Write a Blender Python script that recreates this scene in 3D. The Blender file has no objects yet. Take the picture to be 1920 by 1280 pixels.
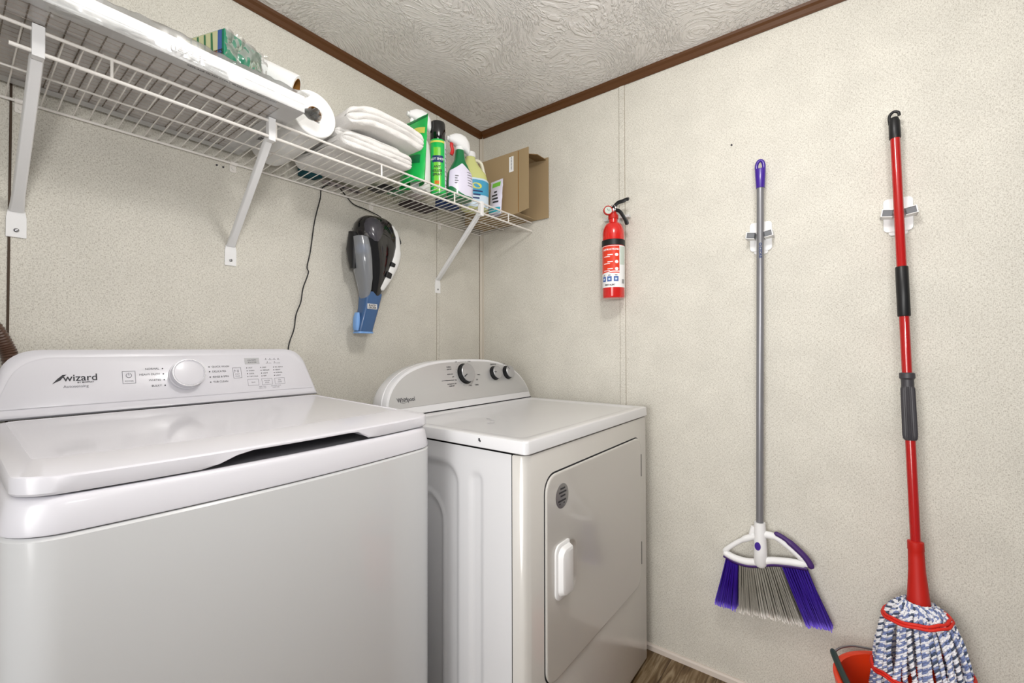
import bpy, bmesh, math, random
from mathutils import Vector, Matrix, noise
random.seed(7)
sc = bpy.context.scene
COL = sc.collection
PI = math.pi

# ---------------------------------------------------------------- camera
YAW, PITCH, ROLL = math.radians(37.37), math.radians(0.8115), math.radians(-0.108)
cam_d = bpy.data.cameras.new('camera'); cam = bpy.data.objects.new('camera', cam_d); COL.objects.link(cam)
cam_d.sensor_width = 36.0; cam_d.lens = 825.79/1920*36.0; cam_d.clip_start = 0.01
fw = Vector((math.cos(YAW)*math.cos(PITCH), math.sin(YAW)*math.cos(PITCH), math.sin(PITCH)))
rt = Vector((math.sin(YAW), -math.cos(YAW), 0)); up = rt.cross(fw)
r2 = rt*math.cos(ROLL)+up*math.sin(ROLL); u2 = up*math.cos(ROLL)-rt*math.sin(ROLL)
cam.matrix_world = Matrix(((r2.x,u2.x,-fw.x,-1.5986),(r2.y,u2.y,-fw.y,-1.4085),(r2.z,u2.z,-fw.z,1.1002),(0,0,0,1)))
sc.camera = cam
# ---------------------------------------------------------------- light, exposure
sc.view_settings.view_transform = 'Standard'; sc.view_settings.look = 'None'
sc.view_settings.exposure = -0.08; sc.view_settings.gamma = 1.0; sc.view_settings.use_curve_mapping = False
w = bpy.data.worlds.new('world'); sc.world = w; w.use_nodes = True
w.node_tree.nodes['Background'].inputs[0].default_value = (1.0, 0.985, 0.97, 1)
w.node_tree.nodes['Background'].inputs[1].default_value = 0.23
def area(name, loc, target, size, power, color, spread=180):
    l = bpy.data.lights.new(name, 'AREA'); l.shape = 'DISK'; l.size = size; l.energy = power; l.color = color; l.spread = math.radians(spread)
    o = bpy.data.objects.new(name, l); COL.objects.link(o); o.location = loc
    o.rotation_euler = (Vector(target)-Vector(loc)).to_track_quat('-Z', 'Y').to_euler(); return o
pl_ = bpy.data.lights.new('ceiling_lamp', 'POINT'); pl_.energy = 17.5; pl_.shadow_soft_size = 0.075; pl_.color = (1.0, 0.98, 0.96)
lo = bpy.data.objects.new('ceiling_lamp', pl_); COL.objects.link(lo); lo.location = (-1.01, -1.26, 2.03)
area('doorway_light', (-2.45, -1.15, 0.95), (0.0, -1.55, 0.45), 1.0, 9, (1.0, 0.985, 0.97), 95)  # added fill from the left for the lower right wall, not a real opening
area('bounce_flash', (-1.75, -1.75, 1.35), (-1.35, -1.35, 2.14), 0.35, 20, (1.0, 0.985, 0.97))  # added upward fill that brightens the ceiling, no real fixture

# ---------------------------------------------------------------- materials
def lin(c):
    return tuple(((v/255+0.055)/1.055)**2.4 if v/255 > 0.04045 else v/255/12.92 for v in c)
def mat(name, rgb, rough=0.5, metal=0.0, coat=0.0, trans=0.0, bump=None, ior=1.45, alpha=1.0, spec=0.5):
    m = bpy.data.materials.new(name); m.use_nodes = True
    b = m.node_tree.nodes['Principled BSDF']
    c = lin(rgb) if max(rgb) > 1 else rgb
    b.inputs['Base Color'].default_value = (*c, 1); b.inputs['Roughness'].default_value = rough
    b.inputs['Metallic'].default_value = metal; b.inputs['Coat Weight'].default_value = coat
    b.inputs['Coat Roughness'].default_value = 0.05
    b.inputs['Transmission Weight'].default_value = trans; b.inputs['IOR'].default_value = ior
    b.inputs['Alpha'].default_value = alpha; b.inputs['Specular IOR Level'].default_value = spec
    if bump:
        nt = m.node_tree; sc_, st, di = bump
        tc = nt.nodes.new('ShaderNodeTexCoord'); nz = nt.nodes.new('ShaderNodeTexNoise'); bp = nt.nodes.new('ShaderNodeBump')
        nz.inputs['Scale'].default_value = sc_; nz.inputs['Detail'].default_value = 4
        bp.inputs['Strength'].default_value = st; bp.inputs['Distance'].default_value = di
        nt.links.new(tc.outputs['Object'], nz.inputs['Vector']); nt.links.new(nz.outputs['Fac'], bp.inputs['Height'])
        nt.links.new(bp.outputs['Normal'], b.inputs['Normal'])
    return m
class NT:
    def __init__(s, m): s.t = m.node_tree; s.b = s.t.nodes['Principled BSDF']
    def n(s, typ, **kw):
        nd = s.t.nodes.new(typ)
        for k, v in kw.items():
            if hasattr(nd, k): setattr(nd, k, v)
            else: nd.inputs[k.replace('_', ' ')].default_value = v
        return nd
    def l(s, a, b): s.t.links.new(a, b)

def wall_material(name, base, fleck, amt):
    m = mat(name, base, 0.62); T = NT(m)
    tc = T.n('ShaderNodeTexCoord')
    def flecks(scale, lo, hi, det=2.0):
        mp = T.n('ShaderNodeMapping'); mp.inputs['Scale'].default_value = scale
        nz = T.n('ShaderNodeTexNoise'); nz.inputs['Scale'].default_value = 1; nz.inputs['Detail'].default_value = det
        rp = T.n('ShaderNodeMapRange'); rp.inputs['From Min'].default_value = lo; rp.inputs['From Max'].default_value = hi
        T.l(tc.outputs['Object'], mp.inputs['Vector']); T.l(mp.outputs[0], nz.inputs['Vector']); T.l(nz.outputs['Fac'], rp.inputs['Value'])
        return rp.outputs[0]
    h = flecks((190, 190, 1150), 0.52, 0.70); v = flecks((1000, 1000, 180), 0.52, 0.70)
    big = flecks((9, 9, 9), 0.30, 0.70, 5.0); sp = flecks((330, 330, 330), 0.69, 0.76, 1.0)
    mx = T.n('ShaderNodeMath', operation='MAXIMUM'); T.l(h, mx.inputs[0]); T.l(v, mx.inputs[1])
    m2 = T.n('ShaderNodeMath', operation='MULTIPLY'); T.l(mx.outputs[0], m2.inputs[0]); m2.inputs[1].default_value = amt
    m3 = T.n('ShaderNodeMath', operation='MAXIMUM'); T.l(m2.outputs[0], m3.inputs[0])
    m4 = T.n('ShaderNodeMath', operation='MULTIPLY'); T.l(sp, m4.inputs[0]); m4.inputs[1].default_value = amt*0.9
    T.l(m4.outputs[0], m3.inputs[1])
    a = T.n('ShaderNodeMix', data_type='RGBA'); b = T.n('ShaderNodeMix', data_type='RGBA')
    a.inputs[6].default_value = (*lin(base), 1); a.inputs[7].default_value = (*[c*1.10 for c in lin(base)], 1)
    T.l(big, a.inputs[0]); T.l(a.outputs[2], b.inputs[6]); b.inputs[7].default_value = (*lin(fleck), 1); T.l(m3.outputs[0], b.inputs[0])
    T.l(b.outputs[2], T.b.inputs['Base Color'])
    bp = T.n('ShaderNodeBump'); bp.inputs['Strength'].default_value = 0.25; bp.inputs['Distance'].default_value = 0.001
    T.l(m3.outputs[0], bp.inputs['Height']); T.l(bp.outputs[0], T.b.inputs['Normal'])
    return m
M = {}
M['wall'] = wall_material('vinyl_wall', (213, 210, 200), (112, 98, 76), 0.62)
M['enamel'] = mat('white_enamel', (210, 211, 212), 0.22, coat=0.5)
M['enamel2'] = mat('dryer_enamel', (218, 218, 220), 0.25, coat=0.4)
M['cream'] = mat('door_enamel', (202, 199, 194), 0.22, coat=0.5)
M['plastic'] = mat('white_plastic', (222, 221, 227), 0.3, coat=0.2)
M['glass_white'] = mat('lid_panel', (224, 223, 228), 0.10, coat=0.0, spec=0.6)
M['dark_gap'] = mat('dark_gap', (30, 30, 34), 0.8)
M['silver'] = mat('silver_fascia', (192, 192, 192), 0.34, metal=0.4)
M['chrome'] = mat('chrome', (215, 215, 218), 0.12, metal=1.0)
M['knob_silver'] = mat('knob_silver', (178, 178, 180), 0.3, metal=0.6)
M['black'] = mat('black_plastic', (22, 22, 24), 0.4)
M['black_gloss'] = mat('glossy_black', (12, 11, 13), 0.08, coat=0.8)
M['ink'] = mat('ink', (50, 50, 56), 0.6)
M['ink_l'] = mat('grey_ink', (118, 118, 126), 0.6)
M['grey'] = mat('grey_panel', (190, 190, 192), 0.5)
M['wire'] = mat('white_wire', (232, 228, 222), 0.3, coat=0.3)
M['bracket'] = mat('bracket_white', (234, 234, 234), 0.35)
M['steel'] = mat('steel', (150, 150, 152), 0.3, metal=0.9)
M['red'] = mat('red_enamel', (206, 24, 18), 0.18, coat=0.8)
M['red_pole'] = mat('red_pole', (172, 14, 14), 0.2, coat=0.6)
M['red_matte'] = mat('red_plastic', (186, 26, 14), 0.5)
M['orange_red'] = mat('orange_red', (232, 62, 22), 0.35, coat=0.2)
M['white'] = mat('white', (238, 238, 238), 0.5)
M['purple'] = mat('purple', (60, 26, 140), 0.35, coat=0.3)
M['purple_d'] = mat('dark_purple', (66, 36, 104), 0.5)
M['pole_grey'] = mat('grey_pole', (138, 138, 142), 0.35, metal=0.5)
M['blue'] = mat('steel_blue', (56, 90, 134), 0.35, coat=0.2)
M['blue_l'] = mat('light_blue', (120, 165, 222), 0.35)
M['rubber_grey'] = mat('grey_rubber', (112, 114, 118), 0.6)
M['kraft'] = mat('cardboard', (160, 138, 104), 0.85, bump=(60, 0.1, 0.001))
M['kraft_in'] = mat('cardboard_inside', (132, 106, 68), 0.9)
M['paper'] = mat('paper', (240, 240, 238), 0.9, bump=(120, 0.35, 0.002))
M['core'] = mat('core_card', (140, 96, 40), 0.9)
M['towel'] = mat('towel', (236, 234, 231), 0.95, bump=(420, 0.8, 0.003))
M['trim_brown'] = mat('brown_moulding', (84, 50, 18), 0.45, bump=(30, 0.3, 0.001))
M['base'] = mat('baseboard', (212, 202, 192), 0.4, coat=0.2)
M['seam'] = mat('panel_seam', (146, 136, 118), 0.8)
M['seam_dark'] = mat('corner_seam', (112, 98, 78), 0.8)
M['corner'] = mat('corner_batten', (196, 188, 174), 0.5)
M['hose'] = mat('brown_hose', (84, 60, 48), 0.35, coat=0.3)
M['green'] = mat('green_film', (22, 186, 84), 0.3, coat=0.4)
M['green_d'] = mat('dark_green', (14, 116, 66), 0.3, coat=0.4)
M['green_b'] = mat('box_green', (24, 128, 96), 0.4)
M['yellow'] = mat('soft_yellow', (214, 214, 96), 0.5)
M['lime'] = mat('lime', (120, 204, 60), 0.3, coat=0.3)
M['teal'] = mat('teal_cloth', (18, 74, 84), 0.9, bump=(260, 0.6, 0.003))
M['teal_l'] = mat('teal_plastic', (60, 170, 190), 0.35)
M['navy'] = mat('navy', (26, 50, 104), 0.5)
M['liquid'] = mat('yellow_green_liquid', (208, 212, 138), 0.12, coat=0.5)
M['natural'] = mat('natural_plastic', (226, 222, 206), 0.35)
M['label_blue'] = mat('label_blue', (70, 158, 196), 0.4)
M['label_pale'] = mat('label_pale', (206, 224, 238), 0.4)
M['lavender'] = mat('pale_lavender', (226, 222, 240), 0.35, coat=0.3)
M['trigger_red'] = mat('trigger_red', (200, 40, 40), 0.35)
M['orange'] = mat('orange', (226, 96, 30), 0.5)
M['ext_label'] = mat('label_orange_red', (222, 60, 34), 0.3, coat=0.5)
M['ext_green'] = mat('label_grey_green', (196, 208, 198), 0.3, coat=0.4)
M['box_yel'] = mat('box_pale_yellow', (212, 214, 168), 0.5)
M['box_blue'] = mat('box_blue', (66, 100, 168), 0.5)
M['newsprint'] = mat('newsprint', (176, 166, 166), 0.8)
M['dark_tray'] = mat('maroon_tray', (40, 22, 30), 0.5)
M['bowl'] = mat('smoky_bowl', (176, 180, 186), 0.12, coat=0.6, trans=0.55)
M['shell_grey'] = mat('smoky_shell', (66, 64, 70), 0.25, coat=0.3)  # grey of the lamp's reflection on the vacuum, put into the colour
M['handle_white'] = mat('pale_grey_plastic', (214, 214, 212), 0.35)
M['pleat'] = mat('filter_media', (236, 231, 228), 0.95)
M['pleat_line'] = mat('filter_crease', (132, 114, 98), 0.9)
M['filter_wire'] = mat('filter_mesh', (230, 218, 208), 0.7)
M['frame'] = mat('filter_frame', (238, 236, 235), 0.6)

def film_material():
    m = bpy.data.materials.new('clear_film'); m.use_nodes = True; nt = m.node_tree; nt.nodes.clear()
    o = nt.nodes.new('ShaderNodeOutputMaterial'); mx = nt.nodes.new('ShaderNodeMixShader')
    tr = nt.nodes.new('ShaderNodeBsdfTransparent'); gl = nt.nodes.new('ShaderNodeBsdfGlossy'); lw = nt.nodes.new('ShaderNodeLayerWeight')
    tr.inputs[0].default_value = (0.96, 0.97, 0.97, 1); gl.inputs['Roughness'].default_value = 0.12
    lw.inputs[0].default_value = 0.35
    mr = nt.nodes.new('ShaderNodeMapRange'); mr.inputs['To Min'].default_value = 0.07; mr.inputs['To Max'].default_value = 0.75
    nt.links.new(lw.outputs['Fresnel'], mr.inputs['Value']); nt.links.new(mr.outputs[0], mx.inputs[0])
    nt.links.new(tr.outputs[0], mx.inputs[1]); nt.links.new(gl.outputs[0], mx.inputs[2]); nt.links.new(mx.outputs[0], o.inputs[0])
    return m
M['film'] = film_material()

def ceiling_material():
    m = mat('textured_ceiling', (232, 229, 225), 0.75); T = NT(m)
    tc = T.n('ShaderNodeTexCoord'); n1 = T.n('ShaderNodeTexNoise'); n1.inputs['Scale'].default_value = 3.2; n1.inputs['Detail'].default_value = 1
    T.l(tc.outputs['Object'], n1.inputs['Vector'])
    vm = T.n('ShaderNodeVectorMath', operation='SCALE'); vm.inputs['Scale'].default_value = 0.75; T.l(n1.outputs['Color'], vm.inputs[0])
    va = T.n('ShaderNodeVectorMath', operation='ADD'); T.l(tc.outputs['Object'], va.inputs[0]); T.l(vm.outputs[0], va.inputs[1])
    mp = T.n('ShaderNodeMapping'); mp.inputs['Scale'].default_value = (42, 92, 40); T.l(va.outputs[0], mp.inputs[0])
    n2 = T.n('ShaderNodeTexNoise'); n2.inputs['Scale'].default_value = 1.0; n2.inputs['Detail'].default_value = 3; n2.inputs['Distortion'].default_value = 0.6
    T.l(mp.outputs[0], n2.inputs['Vector'])
    rp = T.n('ShaderNodeMapRange'); rp.inputs['From Min'].default_value = 0.46; rp.inputs['From Max'].default_value = 0.66; T.l(n2.outputs['Fac'], rp.inputs['Value'])
    n3 = T.n('ShaderNodeTexNoise'); n3.inputs['Scale'].default_value = 120; n3.inputs['Detail'].default_value = 3; T.l(tc.outputs['Object'], n3.inputs['Vector'])
    ad = T.n('ShaderNodeMath', operation='MULTIPLY_ADD'); T.l(n3.outputs['Fac'], ad.inputs[0]); ad.inputs[1].default_value = 0.35; T.l(rp.outputs[0], ad.inputs[2])
    bp = T.n('ShaderNodeBump'); bp.inputs['Strength'].default_value = 0.7; bp.inputs['Distance'].default_value = 0.0045
    T.l(ad.outputs[0], bp.inputs['Height']); T.l(bp.outputs[0], T.b.inputs['Normal'])
    return m
M['ceiling'] = ceiling_material()

def floor_material():
    m = mat('plank_floor', (120, 100, 74), 0.45); T = NT(m)
    tc = T.n('ShaderNodeTexCoord')
    mp = T.n('ShaderNodeMapping'); mp.inputs['Scale'].default_value = (5, 60, 1); T.l(tc.outputs['Object'], mp.inputs[0])
    n = T.n('ShaderNodeTexNoise'); n.inputs['Scale'].default_value = 1; n.inputs['Detail'].default_value = 6; n.inputs['Distortion'].default_value = 1.2
    T.l(mp.outputs[0], n.inputs['Vector'])
    cr = T.n('ShaderNodeValToRGB'); T.l(n.outputs['Fac'], cr.inputs[0])
    e = cr.color_ramp.elements; e[0].position = 0.33; e[0].color = (*lin((70, 50, 26)), 1); e[1].position = 0.68; e[1].color = (*lin((168, 150, 120)), 1)
    k = e.new(0.5); k.color = (*lin((118, 94, 62)), 1)
    br = T.n('ShaderNodeTexBrick'); br.inputs['Scale'].default_value = 1; br.inputs['Brick Width'].default_value = 1.1; br.inputs['Row Height'].default_value = 0.15
    br.inputs['Mortar Size'].default_value = 0.0015; br.inputs['Color1'].default_value = (1, 1, 1, 1); br.inputs['Color2'].default_value = (0.72, 0.72, 0.74, 1); br.inputs['Mortar'].default_value = (0.25, 0.2, 0.15, 1)
    T.l(tc.outputs['Object'], br.inputs['Vector'])
    mx = T.n('ShaderNodeMix', data_type='RGBA'); mx.blend_type = 'MULTIPLY'; mx.inputs[0].default_value = 1
    T.l(cr.outputs[0], mx.inputs[6]); T.l(br.outputs[0], mx.inputs[7]); T.l(mx.outputs[2], T.b.inputs['Base Color'])
    return m
M['floor'] = floor_material()

def bristle_material(name, c0, c1, z0, z1):      # flagged (split) tips are paler than the shafts
    m = mat(name, c0, 0.5); T = NT(m)
    at = T.n('ShaderNodeAttribute'); at.attribute_name = 'tip'
    mx = T.n('ShaderNodeMix', data_type='RGBA'); mx.inputs[6].default_value = (*lin(c0), 1); mx.inputs[7].default_value = (*lin(c1), 1)
    T.l(at.outputs['Fac'], mx.inputs[0]); T.l(mx.outputs[2], T.b.inputs['Base Color']); return m
M['br_purple'] = bristle_material('purple_bristle', (50, 18, 136), (136, 110, 240), 0, 1)
M['br_grey'] = bristle_material('grey_bristle', (142, 138, 128), (240, 236, 230), 0, 1)

# ---------------------------------------------------------------- mesh helpers
def obj(name, bm, m, parent=None, smooth=40, bevel=0.0, seg=2):
    me = bpy.data.meshes.new(name)
    bmesh.ops.recalc_face_normals(bm, faces=bm.faces[:])
    bm.to_mesh(me); bm.free()
    for x in (m if isinstance(m, (list, tuple)) else [m]): me.materials.append(M[x] if isinstance(x, str) else x)
    if smooth:
        me.polygons.foreach_set('use_smooth', [True]*len(me.polygons)); me.set_sharp_from_angle(angle=math.radians(smooth))
    o = bpy.data.objects.new(name, me); COL.objects.link(o)
    if bevel:
        b = o.modifiers.new('bevel', 'BEVEL'); b.width = bevel; b.segments = seg; b.limit_method = 'ANGLE'; b.angle_limit = math.radians(35)
        b.harden_normals = False
    if parent:
        o.parent = parent      # parts are modelled in world coordinates, so a thing's translation is undone here
        if parent.parent is None: o.matrix_parent_inverse = Matrix.Translation(parent.location).inverted()
    return o
def thing(name, label, cat, loc, group=None):
    o = bpy.data.objects.new(name, None); COL.objects.link(o); o.location = loc; o.empty_display_size = 0.05
    o['label'] = label; o['category'] = cat
    if group: o['group'] = group
    return o
def tag(o, label, cat, group=None):
    o['label'] = label; o['category'] = cat
    if group: o['group'] = group
    return o
def struct(name, bm, m, **k):
    o = obj(name, bm, m, **k); o['kind'] = 'structure'; return o
def B(): return bmesh.new()
def box(bm, x0, x1, y0, y1, z0, z1, X=None):
    v = [bm.verts.new((x, y, z)) for x in (x0, x1) for y in (y0, y1) for z in (z0, z1)]
    if X is not None:
        for q in v: q.co = X @ q.co
    for f in ((0,1,3,2),(4,6,7,5),(0,4,5,1),(2,3,7,6),(0,2,6,4),(1,5,7,3)): bm.faces.new([v[i] for i in f])
    return v
def loft(bm, rings, cap0=True, cap1=True, closed=True, mi=0):
    R = [[bm.verts.new(c) for c in r] for r in rings]
    n = len(R[0])
    for a, b in zip(R, R[1:]):
        for i in range(n if closed else n-1):
            j = (i+1) % n
            try: f = bm.faces.new((a[i], a[j], b[j], b[i])); f.material_index = mi
            except ValueError: pass
    if cap0 and closed: bm.faces.new(R[0][::-1]).material_index = mi
    if cap1 and closed: bm.faces.new(R[-1]).material_index = mi
    return R
def frames(pts):
    P = [Vector(p) for p in pts]; T = []
    for i in range(len(P)):
        a = P[max(i-1, 0)]; b = P[min(i+1, len(P)-1)]; t = (b-a); T.append(t.normalized() if t.length > 1e-9 else Vector((0, 0, 1)))
    n = T[0].cross(Vector((0, 0, 1)))
    if n.length < 0.2: n = T[0].cross(Vector((0, 1, 0)))
    n.normalize(); F = []
    for i, t in enumerate(T):
        n = (n - t*n.dot(t)); n.normalize(); F.append((P[i], t, n.copy(), t.cross(n)))
    return F
def tube(bm, pts, r, n=10, cap=True, flat=None, mi=0):
    rs = r if isinstance(r, (list, tuple)) else [r]*len(pts)
    rings = []
    for (p, t, a, b), q in zip(frames(pts), rs):
        s = flat or (1, 1)
        rings.append([p + a*(q*s[0]*math.cos(2*PI*k/n)) + b*(q*s[1]*math.sin(2*PI*k/n)) for k in range(n)])
    return loft(bm, rings, cap, cap, mi=mi)
def spline(pts, k=6):
    P = [Vector(p) for p in pts]; out = []
    for i in range(len(P)-1):
        a = P[i-1] if i else P[0]*2-P[1]; b, c = P[i], P[i+1]; d = P[i+2] if i+2 < len(P) else P[-1]*2-P[-2]
        for j in range(k):
            t = j/k; out.append(0.5*((2*b)+(c-a)*t+(2*a-5*b+4*c-d)*t*t+(3*b-a-3*c+d)*t**3))
    out.append(P[-1]); return out
def lathe(bm, prof, X, n=32, mi=0, cap=True):  # prof: (r, h) along local z
    rings = [[X @ Vector((r*math.cos(2*PI*k/n), r*math.sin(2*PI*k/n), h)) for k in range(n)] for r, h in prof]
    return loft(bm, rings, cap, cap, mi=mi)
def axisX(loc, z, x=None):                     # matrix whose local z points along z
    z = Vector(z).normalized(); h = Vector(x) if x is not None else (Vector((0, 0, 1)) if abs(z.z) < 0.9 else Vector((1, 0, 0)))
    x = (h - z*h.dot(z)).normalized(); y = z.cross(x)
    m = Matrix((x, y, z)).transposed().to_4x4(); m.translation = Vector(loc); return m
def rrect(x0, x1, y0, y1, r, n=6):             # rounded rectangle, CCW; r = one radius or four (bl, br, tr, tl)
    r = r if isinstance(r, (list, tuple)) else [r]*4; out = []
    for (cx, cy, a0), q in zip(((x0, y0, PI), (x1, y0, 1.5*PI), (x1, y1, 0), (x0, y1, 0.5*PI)), r):
        sx = 1 if cx == x0 else -1; sy = 1 if cy == y0 else -1
        for k in range(n+1):
            a = a0 + 0.5*PI*k/n; out.append((cx+sx*q+q*math.cos(a), cy+sy*q+q*math.sin(a)))
    return out
def sell(rx, ry, e=2.0, n=40):                 # superellipse ring
    o = []
    for k in range(n):
        a = 2*PI*k/n; c, s = math.cos(a), math.sin(a)
        o.append((rx*math.copysign(abs(c)**(2/e), c), ry*math.copysign(abs(s)**(2/e), s)))
    return o
def patch(bm, f, u0, u1, v0, v1, nu=8, nv=8, mi=0):
    g = [[bm.verts.new(f(u0+(u1-u0)*i/nu, v0+(v1-v0)*j/nv)) for j in range(nv+1)] for i in range(nu+1)]
    for i in range(nu):
        for j in range(nv):
            bm.faces.new((g[i][j], g[i+1][j], g[i+1][j+1], g[i][j+1])).material_index = mi
    return g
def text(bm, s, f, u, v, size, align='LEFT', shear=0.0, bold=0.0, rot=0.0, sx=1.0):
    """lettering laid on the surface f(u, v)"""
    cu = bpy.data.curves.new('t', 'FONT'); cu.body = s; cu.size = size; cu.align_x = align; cu.shear = shear; cu.offset = bold; cu.resolution_u = 3
    o = bpy.data.objects.new('t', cu); COL.objects.link(o); bpy.context.view_layer.update()
    me = bpy.data.meshes.new_from_object(o.evaluated_get(bpy.context.evaluated_depsgraph_get()))
    bpy.data.objects.remove(o); bpy.data.curves.remove(cu)
    b2 = bmesh.new(); b2.from_mesh(me); bpy.data.meshes.remove(me)
    bmesh.ops.triangulate(b2, faces=b2.faces[:])
    c, sn = math.cos(rot), math.sin(rot); mp = {}
    for q in b2.verts:
        a, b = q.co.x*sx, q.co.y
        mp[q] = bm.verts.new(f(u+a*c-b*sn, v+a*sn+b*c))
    for fc in b2.faces:
        try: bm.faces.new([mp[q] for q in fc.verts])
        except ValueError: pass
    b2.free()
def rectline(bm, f, u0, u1, v0, v1, t):
    for a in ((u0, u1, v0, v0+t), (u0, u1, v1-t, v1), (u0, u0+t, v0, v1), (u1-t, u1, v0, v1)): patch(bm, f, *a, 2, 2)
def dot(bm, f, u, v, r, n=10):
    bm.faces.new([bm.verts.new(f(u+r*math.cos(2*PI*k/n), v+r*math.sin(2*PI*k/n))) for k in range(n)])
def sstep(a, b, x):
    t = max(0.0, min(1.0, (x-a)/(b-a))); return t*t*(3-2*t)

# ================================================================ SETTING
H = 2.1382; WX0 = -2.6; WY0 = -2.6
b = B(); box(b, WX0, 0.10, WY0, 0.10, -0.05, 0); struct('floor', b, 'floor', smooth=0)
b = B(); box(b, WX0, 0.10, WY0, 0.10, H, H+0.05); struct('ceiling', b, 'ceiling', smooth=0)
b = B(); box(b, WX0, 0.10, 0, 0.10, 0, H); struct('wall_back', b, 'wall', smooth=0)
b = B(); box(b, 0, 0.10, WY0, 0, 0, H); struct('wall_right', b, 'wall', smooth=0)
def profile_run(bm, prof, a, bb, axis):
    if axis == 'x': R = [[(s, -p, z) for p, z in prof] for s in (a, bb)]
    else: R = [[(-p, s, z) for p, z in prof] for s in (a, bb)]
    loft(bm, R)
crown = [(0, H), (0, H-0.030), (0.004, H-0.031), (0.008, H-0.026), (0.010, H-0.014), (0.016, H-0.008), (0.018, H)]
b = B(); profile_run(b, crown, WX0, 0, 'x'); struct('trim_1', b, 'trim_brown', smooth=0)
b = B(); profile_run(b, crown, WY0, -0.018, 'y'); struct('trim_2', b, 'trim_brown', smooth=0)
bb_ = [(0, 0), (0.010, 0), (0.010, 0.016), (0.006, 0.021), (0, 0.021)]
b = B(); profile_run(b, bb_, WX0, 0, 'x'); struct('baseboard_back', b, 'base', smooth=0)
b = B(); profile_run(b, bb_, WY0, -0.010, 'y'); struct('baseboard_right', b, 'base', smooth=0)
# corner batten and the flat seams between wall panels
b = B(); loft(b, [[(-0.003, 0, z), (-0.003, -0.003, z), (0, -0.003, z), (0, -0.020, z), (-0.0035, -0.020, z), (-0.0045, -0.014, z), (-0.008, -0.008, z), (-0.014, -0.0045, z), (-0.004, -0.0035, z)][::1] for z in (0.021, H-0.03)])
b.free()
b = B(); loft(b, [[(0, 0, z), (-0.010, 0, z), (-0.0095, -0.003, z), (-0.004, -0.0095, z), (-0.003, -0.018, z), (0, -0.0185, z)] for z in (0.021, H-0.03)]); struct('trim_3', b, 'corner', smooth=0)
def batten(name, axis, c, wd):
    b = B()
    pr = [(-wd/2, 0), (-wd/2, 0.0022), (-wd/2+0.002, 0.003), (wd/2-0.002, 0.003), (wd/2, 0.0022), (wd/2, 0)]
    loft(b, [[((c+s, -d, z) if axis == 'x' else (-d, c+s, z)) for s, d in pr] for z in (0.021, H-0.03)])
    for e in (-1, 1):
        e0, e1 = sorted((c+e*wd/2, c+e*(wd/2+0.0016))); n0 = len(b.faces)
        if axis == 'x': box(b, e0, e1, -0.0006, 0, 0.021, H-0.03)
        else: box(b, -0.0006, 0, e0, e1, 0.021, H-0.03)
        b.faces.ensure_lookup_table()
        for k in range(n0, len(b.faces)): b.faces[k].material_index = 1
    return struct(name, b, ['wall', 'seam'], smooth=0)
batten('trim_4', 'y', -0.7225, 0.0215); batten('trim_5', 'x', -0.281, 0.014)
b = B(); box(b, -1.5085, -1.5045, -0.0016, 0, 0.02, H-0.03); struct('trim_6', b, mat('dark_seam', (66, 50, 36), 0.7), smooth=0)
b = B(); box(b, -0.0125, -0.0105, -0.0007, 0, 0.021, H-0.03); struct('trim_7', b, 'seam_dark', smooth=0)

# ================================================================ WASHER
wx0, wx1, wc = -1.551, -0.8665, -1.2088
def wring(z, ins=0.0, rf=0.055, rb=0.02, insF=None, insB=None, yb=-0.02, zf=None, insS=None):
    iF = ins if insF is None else insF; iB = ins if insB is None else insB; iS = ins if insS is None else insS
    yf = -0.622; out = []
    for x, y in rrect(wx0+iS, wx1-iS, yf+iF, yb-iB, [rf, rf, rb, rb], 8):
        out.append([x, y])
    # more points along the bowed front edge
    i = 8; a, c = out[i], out[i+1]; mid = [[a[0]+(c[0]-a[0])*k/24, a[1]] for k in range(1, 24)]
    out = out[:i+1] + mid + out[i+1:]
    res = []
    for x, y in out:
        s = sstep(-0.30, yf+iF, y) if y > yf+iF else 1.0
        y2 = y - 0.026*(1-((x-wc)/0.345)**2)*s
        res.append(Vector((x, y2, zf(x, y2) if zf else z)))
    return res
wm = thing('washing_machine', 'white top-load washer with a plain white control panel and one large round dial', 'washing machine', (wc, -0.33, 0))
b = B(); loft(b, [wring(0.03), wring(0.35), wring(0.70), wring(0.864), wring(0.868, 0.003)]); obj('cabinet', b, 'enamel', wm, 35)
b = B(); loft(b, [wring(0.0, 0.05), wring(0.03, 0.05)]); obj('base', b, 'black', wm, 35)
b = B(); loft(b, [wring(0.8685, 0.006), wring(0.8690, 0.006)]); obj('seam', b, 'dark_gap', wm, 0)
b = B()
loft(b, [wring(0.869, 0.004), wring(0.8705, 0.0005), wring(0.873, 0.0), wring(0.905, 0.0055), wring(0.911, 0.0075), wring(0.9145, 0.0115), wring(0.9142, 0.020), wring(0.908, 0.034), wring(0.9005, 0.060), wring(0.900, 0.16)], cap1=True)
obj('top_cover', b, 'plastic', wm, 50)
def notch(x): return sstep(-1.350, -1.285, x)*(1-sstep(-1.092, -1.058, x))
def zbot(x, y): return 0.9175 + (0.0170*notch(x) if y < -0.5 else 0)
def zl(dz):
    return lambda x, y: 0.9545 - 0.0125*sstep(-0.10, -0.66, y) + dz
yb = -0.092
b = B()
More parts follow.
